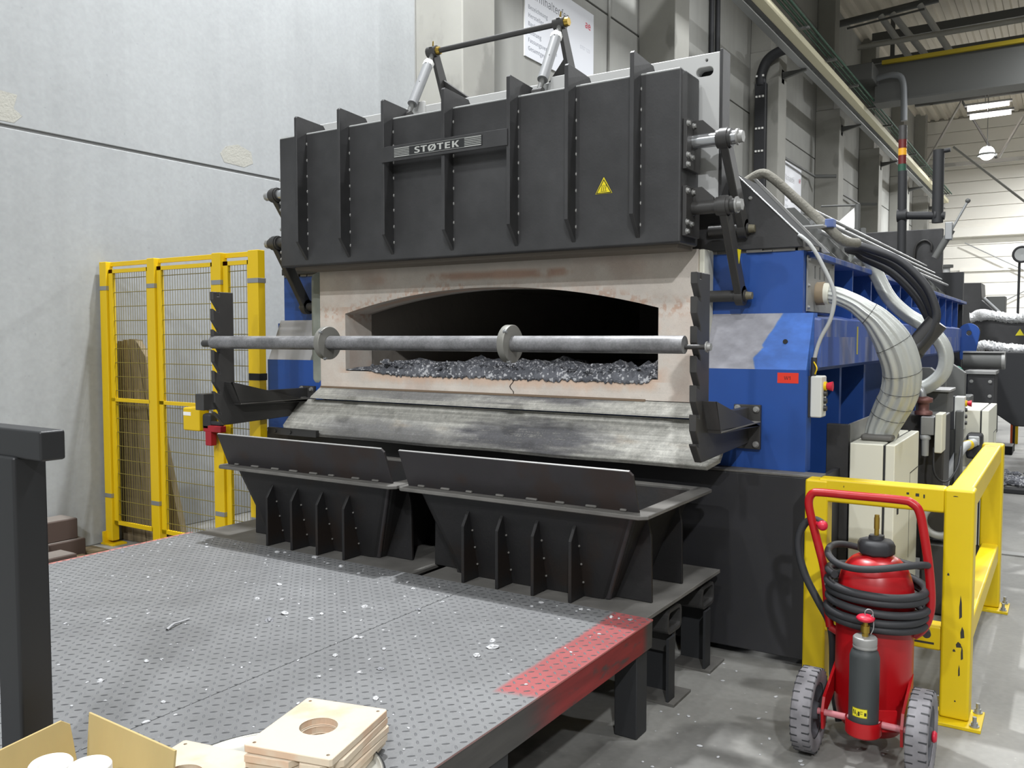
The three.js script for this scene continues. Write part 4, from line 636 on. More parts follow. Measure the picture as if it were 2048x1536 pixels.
// ------------------------------------------------------------------ mesh fence, lock, leaning boards, steel blocks
{
  const z = -3.92; let t = thing('mesh_fence', [-5.36, 0, z], 'yellow mesh safety fence with four posts beside the furnace', 'fence');
  const posts = [[-6.25, -6.165], [-5.66, -5.575], [-4.94, -4.85], [-4.575, -4.477]], H = 2.17;
  for (const [i, [a, b]] of posts.entries()) {
    mesh('post', bx(a, b, i === 0 ? 0.03 : 0.02, H, z - 0.03, z + 0.03, 0.004), M.yellowThin, t); for (const y of [1.955, 0.365]) mesh('clamp', bx(a - 0.003, b + 0.003, y, y + 0.032, z - 0.034, z + 0.034, 0.002), M.galv, t);
    mesh('foot', [bx(a - 0.02, b + 0.05, 0, 0.012, z - 0.06, z + 0.06), bx(a, a + 0.02, 0.012, 0.1, z - 0.05, z + 0.06)], M.yellowThin, t);
  }
  mesh('top_rail', bx(-6.2, -4.5, H - 0.035, H - 0.002, z - 0.028, z - 0.01, 0.003), M.yellowThin, t);
  mesh('black_tape', bx(-4.578, -4.474, 1.315, 1.36, z - 0.033, z + 0.033), M.black, t);
  for (const [a, b] of [[-6.16, -5.665], [-5.57, -4.945], [-4.845, -4.575]]) {
    const p = sub('panel', t), y0 = 0.16, y1 = 2.11, w = 0.028;
    mesh('frame', [bx(a, a + w + 0.02, y0, y1, z - 0.012, z + 0.012), bx(b - w, b, y0, y1, z - 0.012, z + 0.012), bx(a, b, y1 - w, y1, z - 0.012, z + 0.012), bx(a, b, y0, y0 + w, z - 0.012, z + 0.012), ...(b < -4.6 ? [bx(a, b, 1.11, 1.135, z - 0.012, z + 0.012)] : [])], M.yellowThin, p);
    const g = []; for (let x = a + 0.05; x < b - 0.03; x += 0.0285) g.push(cyl([x, y0, z], [x, y1, z], 0.0019, 0.0019, 4)); for (let y = y0 + 0.08; y < y1; y += 0.106) g.push(cyl([a, y, z + 0.003], [b, y, z + 0.003], 0.0028, 0.0028, 4));
    mesh('wire_mesh', g, std(0x807434, 0.5, 0.3), p, { kind: 'stuff' });
  }
  const l = thing('gate_lock', [-5.05, 0.93, -3.86], 'yellow safety gate lock with black and red handle on the mesh fence', 'lock');
  mesh('case', bx(-5.16, -4.985, 0.955, 1.115, -3.89, -3.8, 0.012), M.yellowThin, l); mesh('label_strip', bx(-5.15, -5.07, 1.06, 1.085, -3.8, -3.798), M.white, l);
  mesh('handle', [bx(-4.985, -4.9, 0.96, 1.08, -3.89, -3.82, 0.02), bx(-4.97, -4.79, 1.0, 1.03, -3.86, -3.83, 0.01), bx(-5.05, -4.95, 1.115, 1.135, -3.86, -3.83, 0.008)], M.rubber, l);
  mesh('bolt_plate', [bx(-4.97, -4.79, 0.955, 1.0, -3.87, -3.82, 0.006), bx(-4.95, -4.89, 0.86, 0.96, -3.87, -3.82, 0.006)], std(0xa01a28, 0.5), l);
  single('latch_arm', [bx(-4.5, -4.05, 0.955, 1.0, -4.0, -3.97, 0.003), cyl([-4.42, 0.978, -3.97], [-4.42, 0.978, -3.96], 0.012, 0.012, 6), cyl([-4.28, 0.978, -3.97], [-4.28, 0.978, -3.96], 0.012, 0.012, 6)], M.armBlack, 'flat black bar with two bolts between fence post and left dross pan', 'bar');
  t = thing('leaning_boards', [-5.9, 0, -4.05], 'fan of weathered boards leaning on the wall just behind the mesh fence', 'board');
  const BT = [-6.276, -6.215, -6.155, -6.1, -6.045, -5.93], BB = [-6.276, -6.13, -5.98, -5.83, -5.68, -5.5], BH = [1.57, 1.58, 1.585, 1.58, 1.45];
  for (let k = 0; k < 5; k++) mesh('board', polyZ([[BB[k] + 0.002, 0.002], [BB[k + 1], 0.002], [BT[k + 1], BH[k] - (k === 3 ? 0.0 : 0)], [BT[k] + 0.002, k === 4 ? 1.57 : BH[k]]], -4.1 - 0.006 * (k % 2), -4.04 - 0.01 * (k % 3), 0.002), M.wood, t);
  const BL = ['dark brown steel block on top of the pile by the left wall', 'dark brown steel block at the pile bottom by the left wall', 'low steel block at the wall beside the black post'];
  const bl = [[-6.15, 0.135, -3.38, 0.2, 0.15], [-6.14, 0.0, -3.42, 0.24, 0.133], [-5.86, 0.0, -3.2, 0.2, 0.1]];
  bl.forEach((b, i) => { const o = thing('steel_block', [b[0], b[1], b[2]], BL[i], 'block'); mesh('body', bx(b[0] - b[3] / 2, b[0] + b[3] / 2, b[1], b[1] + b[4], b[2] - 0.17, b[2] + 0.17, 0.008), M.rustBlock, o); mesh('pale_top', bx(b[0] - b[3] / 2 + 0.01, b[0] + b[3] / 2 - 0.01, b[1] + b[4], b[1] + b[4] + 0.002, b[2] - 0.16, b[2] + 0.16), std(0x77706a, 0.8), o); });  // each block gets a thin paler sheet on top
  single('steel_strap', tube([[-6.02, 0.14, -3.3], [-5.98, 0.12, -3.28], [-5.93, 0.05, -3.26], [-5.91, 0.012, -3.36]], 0.012, 16, 6), M.flange, 'bent pale steel strap hanging beside the brown steel blocks', 'strap');
  single('loose_plank', bx(-6.2, -5.5, 0, 0.02, -3.75, -3.6), M.wood, 'grey plank on the floor nearest the fence foot', 'plank');
  single('loose_plank', bx(-6.1, -5.4, 0, 0.022, -3.56, -3.44), M.wood, 'grey plank on the floor in front of the other plank', 'plank');
}
// ------------------------------------------------------------------ hoses, cables and boxes on the furnace side
{
  let t = thing('conduit_hose', [-0.8, 1.07, -4.78], 'thick silvery sleeved hose curving from the furnace side to the ivory cabinet', 'hose');
  const HP = [[-1.06, 1.822, -4.66], [-1.0, 1.806, -4.655], [-0.93, 1.772, -4.655], [-0.88, 1.735, -4.66], [-0.82, 1.68, -4.68], [-0.75, 1.57, -4.71], [-0.712, 1.44, -4.74], [-0.725, 1.32, -4.78], [-0.77, 1.22, -4.81], [-0.81, 1.13, -4.83], [-0.822, 1.07, -4.83]];
  const hr = u => 0.043 + 0.045 * sst(0.1, 0.5, u) - 0.012 * sst(0.75, 1, u), hc = new THREE.CatmullRomCurve3(HP.map(p => V(...p)), false, 'catmullrom', 0.5);
  mesh('sleeve', tube(HP, hr, 90, 72, 0.055, 12), M.sleeve, t);
  for (const u of [0.24, 0.44, 0.6, 0.7, 0.78, 0.86]) { const p = hc.getPointAt(u), g = hc.getTangentAt(u); g.x += 0.12; g.normalize(); mesh('tie', new THREE.TorusGeometry(hr(u) * 1.052, 0.0013, 5, 36).applyQuaternion(new THREE.Quaternion().setFromUnitVectors(V(0, 0, 1), g)).translate(p.x, p.y, p.z), M.rubber, t); }
  mesh('base_clamp', bx(-0.9, -0.745, 1.066, 1.1, -4.95, -4.72, 0.02), M.flange, t);
  t = thing('sleeved_cable', [-0.9, 1.3, -6], 'thinner silvery sleeved cable looping down behind the thick hose', 'cable');
  mesh('sleeve', tube([[-1.2, 2.13, -5.9], [-1.123, 2.12, -5.95], [-1.068, 2.006, -6], [-0.987, 1.853, -6], [-0.884, 1.746, -6], [-0.773, 1.669, -6], [-0.685, 1.575, -6], [-0.649, 1.473, -6], [-0.669, 1.37, -6], [-0.749, 1.292, -6], [-0.85, 1.26, -6], [-0.92, 1.2, -6]], 0.046, 90, 30, 0.05, 6), M.sleeve, t);
  const BH = [[-1.178, 2.141, -5.6], [-1.1, 2.15, -5.6], [-1.034, 2.131, -5.6], [-0.865, 2.051, -5.6], [-0.727, 1.904, -5.6], [-0.665, 1.757, -5.6], [-0.673, 1.67, -5.6], [-0.732, 1.568, -5.6], [-0.812, 1.494, -5.6], [-0.95, 1.42, -5.7]];
  const bl = ['outermost black rubber hose of the three arching from the furnace roof', 'middle black rubber hose arching from the furnace roof', 'innermost black rubber hose arching from the furnace roof'];
  for (const [k, d] of [0, 0.035, 0.075].entries()) { const mid = i => Math.sin(Math.PI * Math.min(i / 7, 1)); t = thing('black_hose', [-0.8, 1.5, -5.6], bl[k], 'hose'); mesh('hose', tube(BH.map((p, i) => [p[0] - d * mid(i) * 0.9, p[1] - d * mid(i) * 0.75, p[2] - k * 0.05]), 0.024, 60, 12), M.rubber, t); }
  t = thing('hose_collar', [-0.72, 1.55, -5.63], 'black rubber collar gathering the three black hoses', 'collar'); mesh('collar', cyl([-0.66, 1.69, -5.64], [-0.78, 1.53, -5.64], 0.062, 0.062, 20), M.armBlack, t); mesh('tail', tube([[-0.76, 1.55, -5.64], [-0.8, 1.49, -5.66], [-0.9, 1.43, -5.7]], 0.055, 16, 14), M.rubber, t);
  t = thing('control_cable', [-1.03, 1.6, -4.36], 'thin grey cable hanging down to the control box with red button', 'cable');
  mesh('cable', tube([[-1.14, 2.1, -4.39], [-1.124, 2.092, -4.37], [-1.076, 2.045, -4.36], [-1.02, 1.948, -4.36], [-0.964, 1.814, -4.36], [-0.975, 1.694, -4.36], [-1.025, 1.586, -4.36], [-1.05, 1.488, -4.36], [-1.053, 1.42, -4.36]], 0.0095, 70, 10), M.greyPlastic, t); mesh('sheath', cyl([-1.05, 1.5, -4.36], [-1.053, 1.41, -4.36], 0.014, 0.014, 10), M.rubber, t); mesh('earth_tag', tube([[-1.05, 1.48, -4.35], [-1.03, 1.45, -4.33], [-1.04, 1.42, -4.34]], 0.004, 10, 5), M.yellowThin, t);
  function estop(x0, x1, y0, y1, z, label) {
    const b = thing('control_box', [(x0 + x1) / 2, y0, z], label, 'control box'), w = x1 - x0;
    mesh('case', bx(x0, x1, y0, y1, z - 0.1, z, 0.008), M.boxGrey, b); mesh('back', bx(x0 - 0.035, x0, y0, y1, z - 0.1, z - 0.004, 0.004), M.rubber, b);
    mesh('stop_button', [cyl([x1, y1 - 0.05, z - 0.05], [x1 + 0.03, y1 - 0.05, z - 0.05], 0.013, 0.013, 14), cyl([x1 + 0.015, y1 - 0.05, z - 0.05], [x1 + 0.04, y1 - 0.05, z - 0.05], 0.017, 0.024, 18)], M.redKnob, b); mesh('button_collar', cyl([x1, y1 - 0.05, z - 0.05], [x1 + 0.012, y1 - 0.05, z - 0.05], 0.022, 0.022, 16), M.yellowThin, b);
    for (let k = 1; k < 4; k++) mesh('push_button', cyl([x1, y1 - 0.05 - k * (y1 - y0 - 0.08) / 3.4, z - 0.05], [x1 + 0.014, y1 - 0.05 - k * (y1 - y0 - 0.08) / 3.4, z - 0.05], 0.015, 0.013, 14), M.armBlack, b);
  }
  estop(-1.06, -1.005, 1.208, 1.411, -4.33, 'narrow light grey control box with red stop button on the blue furnace corner');
  estop(-0.682, -0.617, 0.94, 1.178, -6.88, 'light grey control box with red stop button by the farther cabinet');
  t = thing('splash_guard', [-0.99, 0.1, -4.65], 'dark grey steel plate standing left of the ivory cabinet', 'panel');
  mesh('plate', bx(-1.045, -0.935, 0.05, 1.155, -4.66, -4.62, 0.004), M.paintBlack, t); mesh('side', bx(-0.945, -0.935, 0.05, 1.155, -5.4, -4.66), M.boltGrey, t);
  function cabinet(x0, x1, y0, y1, z0, z1, label) {   // door faces +x
    const c = thing('switch_cabinet', [(x0 + x1) / 2, y0, (z0 + z1) / 2], label, 'cabinet');
    mesh('body', bx(x0, x1 - 0.055, y0, y1, z1, z0, 0.006), M.ivory, c); mesh('gasket', bx(x1 - 0.055, x1 - 0.045, y0 + 0.006, y1 - 0.006, z1 + 0.006, z0 - 0.006), M.steelDark, c);
    const d = sub('door', c); mesh('leaf', bx(x1 - 0.045, x1, y0, y1, z1, z0, 0.006), M.ivory, d); mesh('lock', [bx(x1, x1 + 0.006, y1 - 0.36, y1 - 0.28, z0 - 0.11, z0 - 0.09, 0.002)], M.steelDark, d); mesh('seam', [bx(x1, x1 + 0.0012, y0 + 0.3, y1 - 0.2, z0 - 0.5, z0 - 0.495), bx(x1, x1 + 0.0012, y1 - 0.205, y1 - 0.2, z1 + 0.02, z0 - 0.5)], M.steelDark, d);
    mesh('plinth', bx(x0 + 0.01, x1 - 0.03, 0, y0, z1 + 0.02, z0 - 0.02), M.steelDark, c); return c;
  }
  cabinet(-0.925, -0.712, 0.1, 1.066, -4.6, -5.4, 'tall ivory switch cabinet behind the yellow barrier under the thick hose');
  cabinet(-0.672, -0.472, 0.1, 1.078, -7.0, -7.8, 'farther grey ivory switch cabinet beyond the yellow barrier');
  // pump and valve group behind the cabinet
  t = thing('pump_unit', [-0.72, 0, -5.9], 'black pump unit with grey blocks between the two switch cabinets', 'pump');
  mesh('housing', bx(-0.86, -0.62, 0.25, 1.13, -6.05, -5.75, 0.01), M.armBlack, t); mesh('top_block', bx(-0.79, -0.65, 1.1, 1.245, -6.5, -6.2, 0.008), M.girder, t); mesh('top_cap', bx(-0.8, -0.64, 1.245, 1.262, -6.52, -6.18, 0.004), M.boltGrey, t);
  mesh('valve_block', bx(-0.735, -0.66, 1.02, 1.13, -5.75, -5.62, 0.006), M.galv, t); mesh('valve_neck', lathe([[0.05, 0], [0.05, 0.02], [0.03, 0.03], [0.032, 0.07], [0.05, 0.075], [0.05, 0.1], [0.02, 0.11], [0, 0.11]], -0.73, 1.135, -5.7, 20), std(0x6d4a44, 0.5, 0.4), t);
  mesh('filter_bowl', lathe([[0, 0], [0.02, 0.005], [0.022, 0.1], [0.03, 0.105], [0.03, 0.13], [0, 0.13]], -0.71, 0.89, -5.65, 16), M.greyPlastic, t); mesh('cover', bx(-0.655, -0.615, 0.92, 1.15, -5.78, -5.6, 0.006), M.ivory, t);
  mesh('pipe', tube([[-0.86, 1.3, -5.75], [-0.8, 1.31, -5.72], [-0.745, 1.28, -5.7], [-0.735, 1.23, -5.7]], 0.022, 20, 10), M.galv, t); mesh('motor', [cyl([-0.6, 0.55, -5.6], [-0.6, 0.55, -5.45], 0.1, 0.1, 24), bx(-0.7, -0.53, 0.0, 0.42, -5.6, -5.45, 0.02)], M.armBlack, t); mesh('fan_cowl', new THREE.TorusGeometry(0.085, 0.022, 10, 28).translate(-0.6, 0.55, -5.45), M.greyPlastic, t);
  mesh('column', bx(-0.62, -0.575, 0.1, 1.12, -6.4, -6.3, 0.01), M.girder, t); mesh('air_hose', tube([[-0.66, 0.95, -5.62], [-0.65, 0.8, -5.6], [-0.6, 0.74, -5.7], [-0.56, 0.8, -5.9], [-0.57, 0.9, -6.2]], 0.006, 30, 6), M.rubber, t);
  const bk = ['nearer black angled bracket plate behind the pump unit', 'farther black angled bracket plate behind the pump unit'];
  for (const [k, x] of [-0.87, -0.77].entries()) { const o = thing('bracket_plate', [x, 1.1, -7.5], bk[k], 'bracket'); mesh('plate', polyZ([[x - 0.12, 1.0], [x + 0.06, 1.0], [x + 0.06, 1.27 + k * 0.04], [x - 0.05, 1.36 + k * 0.03], [x - 0.12, 1.36]], -7.6 - k * 0.4, -7.5 - k * 0.4, 0.004), M.girder, o); mesh('block', bx(x - 0.1, x + 0.1, 0, 1.12, -7.8 - k * 0.4, -7.5 - k * 0.4, 0.01), M.girder, o); }
  single('green_cable_coil', [0.09, 0.1, 0.11].map((r, i) => new THREE.TorusGeometry(r, 0.012, 6, 24).scale(0.8, 1.1, 1).rotateY(0.5 + i * 0.1).translate(-0.88, 1.2, -9 + i * 0.02)), M.cableGreen, 'coil of green cable hanging at the furnace rear', 'cable');
  t = thing('plug_socket', [-0.55, 0.8, -6.9], 'grey industrial plug socket with hoses on the farther cabinet', 'socket'); mesh('body', bx(-0.6, -0.5, 0.74, 0.92, -7.0, -6.86, 0.02), M.rubber, t); mesh('cover', bx(-0.585, -0.515, 0.84, 0.905, -6.86, -6.84, 0.01), M.greyPlastic, t);
  t = thing('grey_hose', [-0.66, 0.6, -6.5], 'grey corrugated hose hanging from the plug socket', 'hose'); mesh('hose', tube([[-0.55, 0.86, -6.84], [-0.6, 0.84, -6.7], [-0.64, 0.76, -6.6], [-0.69, 0.62, -6.5], [-0.7, 0.4, -6.5], [-0.7, 0.05, -6.5]], 0.03, 40, 12), M.greyPlastic, t); mesh('band', cyl([-0.57, 0.852, -6.78], [-0.59, 0.846, -6.74], 0.034, 0.034, 12), M.yellowThin, t);
  single('black_hose_loop', tube([[-1.2, 0.5, -5.5], [-1.1, 0.9, -5.4], [-0.98, 1.1, -5.4], [-0.85, 1.18, -5.5]], 0.022, 30, 10), M.rubber, 'black hose rising from the dark recess below the blue beam', 'hose');
}
// ------------------------------------------------------------------ yellow impact barrier
{
  const t = thing('impact_barrier', [-0.6, 0, -4.6], 'yellow steel impact barrier of square posts and two rails round the cabinet', 'barrier');
  const post = (x0, x1, z0, z1, h, q = 1) => { const p = sub('post', t); mesh('tube', bx(x0, x1, 0.014, h, z0, z1, 0.012), M.yellow, p); const cx = (x0 + x1) / 2, cz = (z0 + z1) / 2; mesh('base_plate', bx(cx - 0.1 * q, cx + 0.105, 0, 0.014, cz - 0.095, cz + 0.115 * q, 0.002), M.yellow, p); for (const [a, b] of [[0.08, 0.085 * q], [0.08, -0.07], [-0.075 * q, 0.085 * q], [-0.075 * q, -0.07]]) mesh('anchor_bolt', [cyl([cx + a, 0.014, cz + b], [cx + a, 0.055, cz + b], 0.008, 0.008, 10), hexBolt(cx + a, 0.014, cz + b, 0.015, 0.018, 'y')].flat(), M.galv, p); };
  post(-0.42, -0.307, -4.065, -3.95, 0.975); post(-0.985, -0.885, -4.06, -3.96, 0.965, 0.5); post(-0.42, -0.307, -5.85, -5.74, 0.975);
  for (const y of [0.868, 0.285]) {
    mesh('front_rail', bx(-0.93, -0.415, y, y + 0.105, -4.055, -3.965, 0.012), M.yellow, t);
    mesh('side_rail', bx(-0.41, -0.318, y, y + 0.105, -5.76, -4.05, 0.012), M.yellow, t);
  }
  const sc = []; for (const [x, y, w, h] of [[-0.352, 0.44, 0.01, 0.1], [-0.345, 0.36, 0.014, 0.05], [-0.36, 0.32, 0.02, 0.025], [-0.342, 0.27, 0.008, 0.06], [-0.4, 0.615, 0.008, 0.012], [-0.385, 0.945, 0.018, 0.004], [-0.372, 0.3, 0.01, 0.012], [-0.35, 0.2, 0.006, 0.05], [-0.362, 0.09, 0.006, 0.008]]) sc.push(polyZ([[x, y], [x + w, y + h * 0.1], [x + w * 0.8, y + h * 0.7], [x + w * 0.3, y + h], [x - w * 0.1, y + h * 0.5]], -3.951, -3.9492));
  for (const [x, y, w, h] of [[-0.565, 0.935, 0.01, 0.009], [-0.53, 0.93, 0.014, 0.013], [-0.5, 0.925, 0.006, 0.016], [-0.52, 0.31, 0.075, 0.009], [-0.82, 0.94, 0.003, 0.008]]) sc.push(bx(x, x + w, y, y + h, -3.966, -3.9642));
  mesh('paint_scuff', sc, M.scuff, t, { kind: 'stuff' });
}
// ------------------------------------------------------------------ wheeled fire extinguisher
{
  const cx = -0.617, cz = -3.6, R = 0.143;
  const t = thing('wheeled_extinguisher', [cx, 0, cz], 'red wheeled fire extinguisher with coiled black hose and small grey gas bottle', 'extinguisher');
  const pr = [[0, 0.03], [0.05, 0.033], [0.1, 0.055], [0.132, 0.095], [R, 0.15], [R, 0.58]]; for (let i = 1; i <= 8; i++) { const a = i / 8 * Math.PI / 2; pr.push([R - (R - 0.055) * (1 - Math.cos(a)), 0.58 + 0.165 * Math.sin(a)]); } pr.push([0.055, 0.76], [0, 0.76]);
  mesh('vessel', lathe(pr, cx, 0, cz, 56), M.red, t);
  mesh('cap', lathe([[0, 0.75], [0.06, 0.75], [0.069, 0.758], [0.07, 0.79], [0.062, 0.806], [0.03, 0.812], [0, 0.812]], cx, 0, cz, 8), M.rubber, t); mesh('cap_nut', cyl([cx, 0.81, cz], [cx, 0.825, cz], 0.032, 0.03, 6), M.rubber, t); mesh('stem', [cyl([cx, 0.82, cz], [cx, 0.905, cz], 0.009, 0.009, 12), cyl([cx, 0.85, cz], [cx, 0.895, cz], 0.011, 0.011, 6)], M.brass, t);
  mesh('handle', tube([[-0.785, 0.43, -3.6], [-0.795, 0.5, -3.6], [-0.8, 0.56, -3.6], [-0.812, 0.66, -3.6], [-0.838, 0.76, -3.6], [-0.868, 0.87, -3.6], [-0.878, 0.93, -3.6], [-0.865, 0.964, -3.6], [-0.835, 0.972, -3.6], [-0.7, 0.972, -3.6], [-0.53, 0.972, -3.6], [-0.492, 0.963, -3.6], [-0.467, 0.935, -3.6], [-0.45, 0.86, -3.6], [-0.428, 0.72, -3.6], [-0.418, 0.6, -3.6], [-0.425, 0.53, -3.6], [-0.445, 0.48, -3.6], [-0.475, 0.45, -3.6]], 0.0165, 150, 14), M.red, t);
  mesh('handle_foot', [cyl([-0.785, 0.43, -3.6], [-0.745, 0.41, -3.6], 0.0165, 0.0165, 12)], M.red, t);
  mesh('hose_knob', [ball(-0.815, 0.845, -3.57, 0.021, 14), cyl([-0.845, 0.845, -3.6], [-0.815, 0.845, -3.575], 0.008, 0.008, 8)], M.redKnob, t);
  // coiled hose: six turns round vessel and handle, a loose turn at the top, a free loop on the left
  const hp = []; const turns = 5.6, N = 150; for (let i = 0; i <= N; i++) { const a = i / N * turns * Math.PI * 2 + 2.4, yy = 0.665 - 0.034 * (i / N * turns), r = 0.178 + 0.004 * Math.sin(a * 0.7 + 1); hp.push([cx + 0.005 + r * Math.cos(a), yy - 0.018 * Math.cos(a) * 0.6 + 0.006 * Math.sin(a * 0.61), cz + 0.005 + r * 0.97 * Math.sin(a)]); }
  const C = sub('coiled_hose', t); mesh('coil', tube(hp, 0.0155, 520, 10), M.rubber, C);
  const lp = []; for (let i = 0; i < 26; i++) { const a = i / 26 * Math.PI * 2; lp.push([cx + 0.004 + 0.182 * Math.cos(a), 0.728 + 0.012 * Math.sin(a) - 0.01 * Math.cos(a) + 0.022 * Math.sin(2 * a + 0.6), cz + 0.17 * Math.sin(a)]); } mesh('loose_turn', tube(lp, 0.0135, 120, 10, 0, 9, true), M.rubber, C);
  mesh('free_loop', tube([[-0.82, 0.835, -3.63], [-0.86, 0.85, -3.64], [-0.9, 0.832, -3.64], [-0.925, 0.77, -3.64], [-0.92, 0.69, -3.64], [-0.89, 0.6, -3.64], [-0.84, 0.51, -3.64], [-0.8, 0.44, -3.64], [-0.785, 0.36, -3.65], [-0.782, 0.2, -3.66], [-0.77, 0.1, -3.66], [-0.75, 0.03, -3.64]], 0.0155, 90, 10), M.rubber, C);
  mesh('strap', [bx(cx - 0.19, cx - 0.16, 0.6, 0.62, -3.62, -3.58, 0.004), bx(cx - 0.186, cx - 0.16, 0.5, 0.52, -3.62, -3.58, 0.004)], M.galv, t);
  // axle, wheels, brackets
  const az = -3.385, ay = 0.163;
  mesh('axle', cyl([-0.81, ay, az], [-0.4, ay, az], 0.0125, 0.0125, 14), std(0xb06a70, 0.5), t);
  for (const s of [-1, 1]) {
    const w = sub('wheel', t), wx = s < 0 ? -0.808 : -0.412, hw = 0.036;
    mesh('tyre', rot(lathe([[0.105, -hw + 0.006], [0.125, -hw], [0.15, -hw], [0.158, -hw + 0.006], [0.159, 0], [0.158, hw - 0.006], [0.15, hw], [0.125, hw], [0.105, hw - 0.006], [0.105, -hw + 0.006]], wx, ay, az, 64), 'Z', Math.PI / 2, wx, ay, az), M.tyre, w);
    const gr = []; for (let k = 0; k < 30; k++) for (const q of [-1, 1]) { const a = k / 30 * Math.PI * 2 + (q > 0 ? 0.1 : 0); gr.push(rot(bx(wx + q * 0.022 - 0.0135, wx + q * 0.022 + 0.0135, ay + 0.15, ay + 0.1594, az - 0.0026, az + 0.0026), 'X', a, wx, ay, az)); }
    mesh('tread_groove', gr, M.rubber, w, { kind: 'stuff' });
    mesh('rim', rot(lathe([[0, -0.03], [0.03, -0.032], [0.034, -0.014], [0.088, -0.01], [0.095, -0.026], [0.106, -0.028], [0.106, 0.028], [0.095, 0.026], [0.088, 0.01], [0.034, 0.014], [0.03, 0.032], [0, 0.03]], wx, ay, az, 40), 'Z', Math.PI / 2, wx, ay, az), std(0x55565b, 0.6), w);
    mesh('hub_cap', rot(lathe([[0, 0.034], [0.018, 0.034], [0.022, 0.042], [0.015, 0.05], [0, 0.05]], wx, ay, az, 16), 'Z', -Math.PI / 2 * s * 1, wx, ay, az), M.redKnob, w);
  }
  mesh('axle_bracket', polyX([[-3.6, 0.3], [-3.39, 0.22], [-3.365, 0.17], [-3.375, 0.1], [-3.4, 0.1], [-3.41, 0.15], [-3.6, 0.2]], -0.762, -0.752), M.red, t); mesh('axle_bracket', polyX([[-3.6, 0.3], [-3.39, 0.22], [-3.365, 0.17], [-3.375, 0.1], [-3.4, 0.1], [-3.41, 0.15], [-3.6, 0.2]], -0.482, -0.472), M.red, t);
  // small gas bottle in its cup
  const bx0 = -0.61, bz = -3.375, b = sub('gas_bottle', t);
  mesh('bottle', lathe([[0, 0.115], [0.035, 0.115], [0.05, 0.125], [0.053, 0.15], [0.053, 0.415], [0.047, 0.435], [0.04, 0.442], [0.04, 0.455], [0, 0.455]], bx0, 0, bz, 36), std(0x3b3f40, 0.55), b);
  mesh('collar', lathe([[0.036, 0.445], [0.043, 0.447], [0.043, 0.455], [0.04, 0.458], [0.043, 0.462], [0.043, 0.484], [0.038, 0.49], [0, 0.49]], bx0, 0, bz, 30), M.boltGrey, b);
  mesh('valve', [cyl([bx0, 0.488, bz], [bx0, 0.55, bz], 0.012, 0.009, 14), cyl([bx0, 0.505, bz], [bx0, 0.53, bz], 0.017, 0.017, 6)], M.brass, b);
  mesh('hand_wheel', lathe([[0, 0.545], [0.025, 0.547], [0.033, 0.553], [0.033, 0.561], [0.024, 0.568], [0.01, 0.572], [0, 0.572]], bx0, 0, bz, 10), M.redKnob, b); mesh('seal_wire', [new THREE.TorusGeometry(0.014, 0.0022, 5, 20).rotateY(0.3).translate(bx0 + 0.012, 0.58, bz + 0.005), ...tube([[bx0 + 0.026, 0.575, bz], [bx0 + 0.03, 0.53, bz + 0.01], [bx0 + 0.022, 0.505, bz + 0.015]], 0.002, 12, 5)].flat(), M.galv, b);
  const lt = canvasTex(256, 128, [0.0, 0.0, 1, 1], (x, w, h) => { x.fillStyle = '#d8cc2a'; x.fillRect(0, 0, w, h); x.fillStyle = '#22220f'; x.font = 'bold 84px sans-serif'; x.fillText('N', 10, 92); x.font = 'bold 50px sans-serif'; x.fillText('2', 74, 104); x.fillRect(104, 44, 30, 60); x.font = 'bold 26px sans-serif'; x.fillText('gas', 142, 50); x.fillText('bar', 142, 80); x.fillRect(206, 50, 36, 46); x.strokeStyle = '#22220f'; x.lineWidth = 5; x.strokeRect(4, 4, w - 8, h - 8); });
  const lab = new THREE.CylinderGeometry(0.0536, 0.0536, 0.035, 16, 1, true, -0.62, 1.05).translate(bx0, 0.215, bz); mesh('bottle_label', lab, std(0xffffff, 0.5, 0, { map: lt, side: THREE.DoubleSide }), b, { keepUV: true });
  mesh('cup', [lathe([[0, 0.118], [0.058, 0.118], [0.064, 0.126], [0.064, 0.178], [0.06, 0.178], [0.06, 0.13], [0, 0.128]], bx0, 0, bz, 40), rot(bx(bx0 + 0.045, bx0 + 0.115, 0.135, 0.215, bz - 0.02, bz - 0.012), 'Y', 0.5, bx0 + 0.06, 0.17, bz - 0.015), bx(bx0 - 0.05, bx0 + 0.05, 0.13, 0.17, cz + 0.12, bz - 0.045)], M.red, t);
}
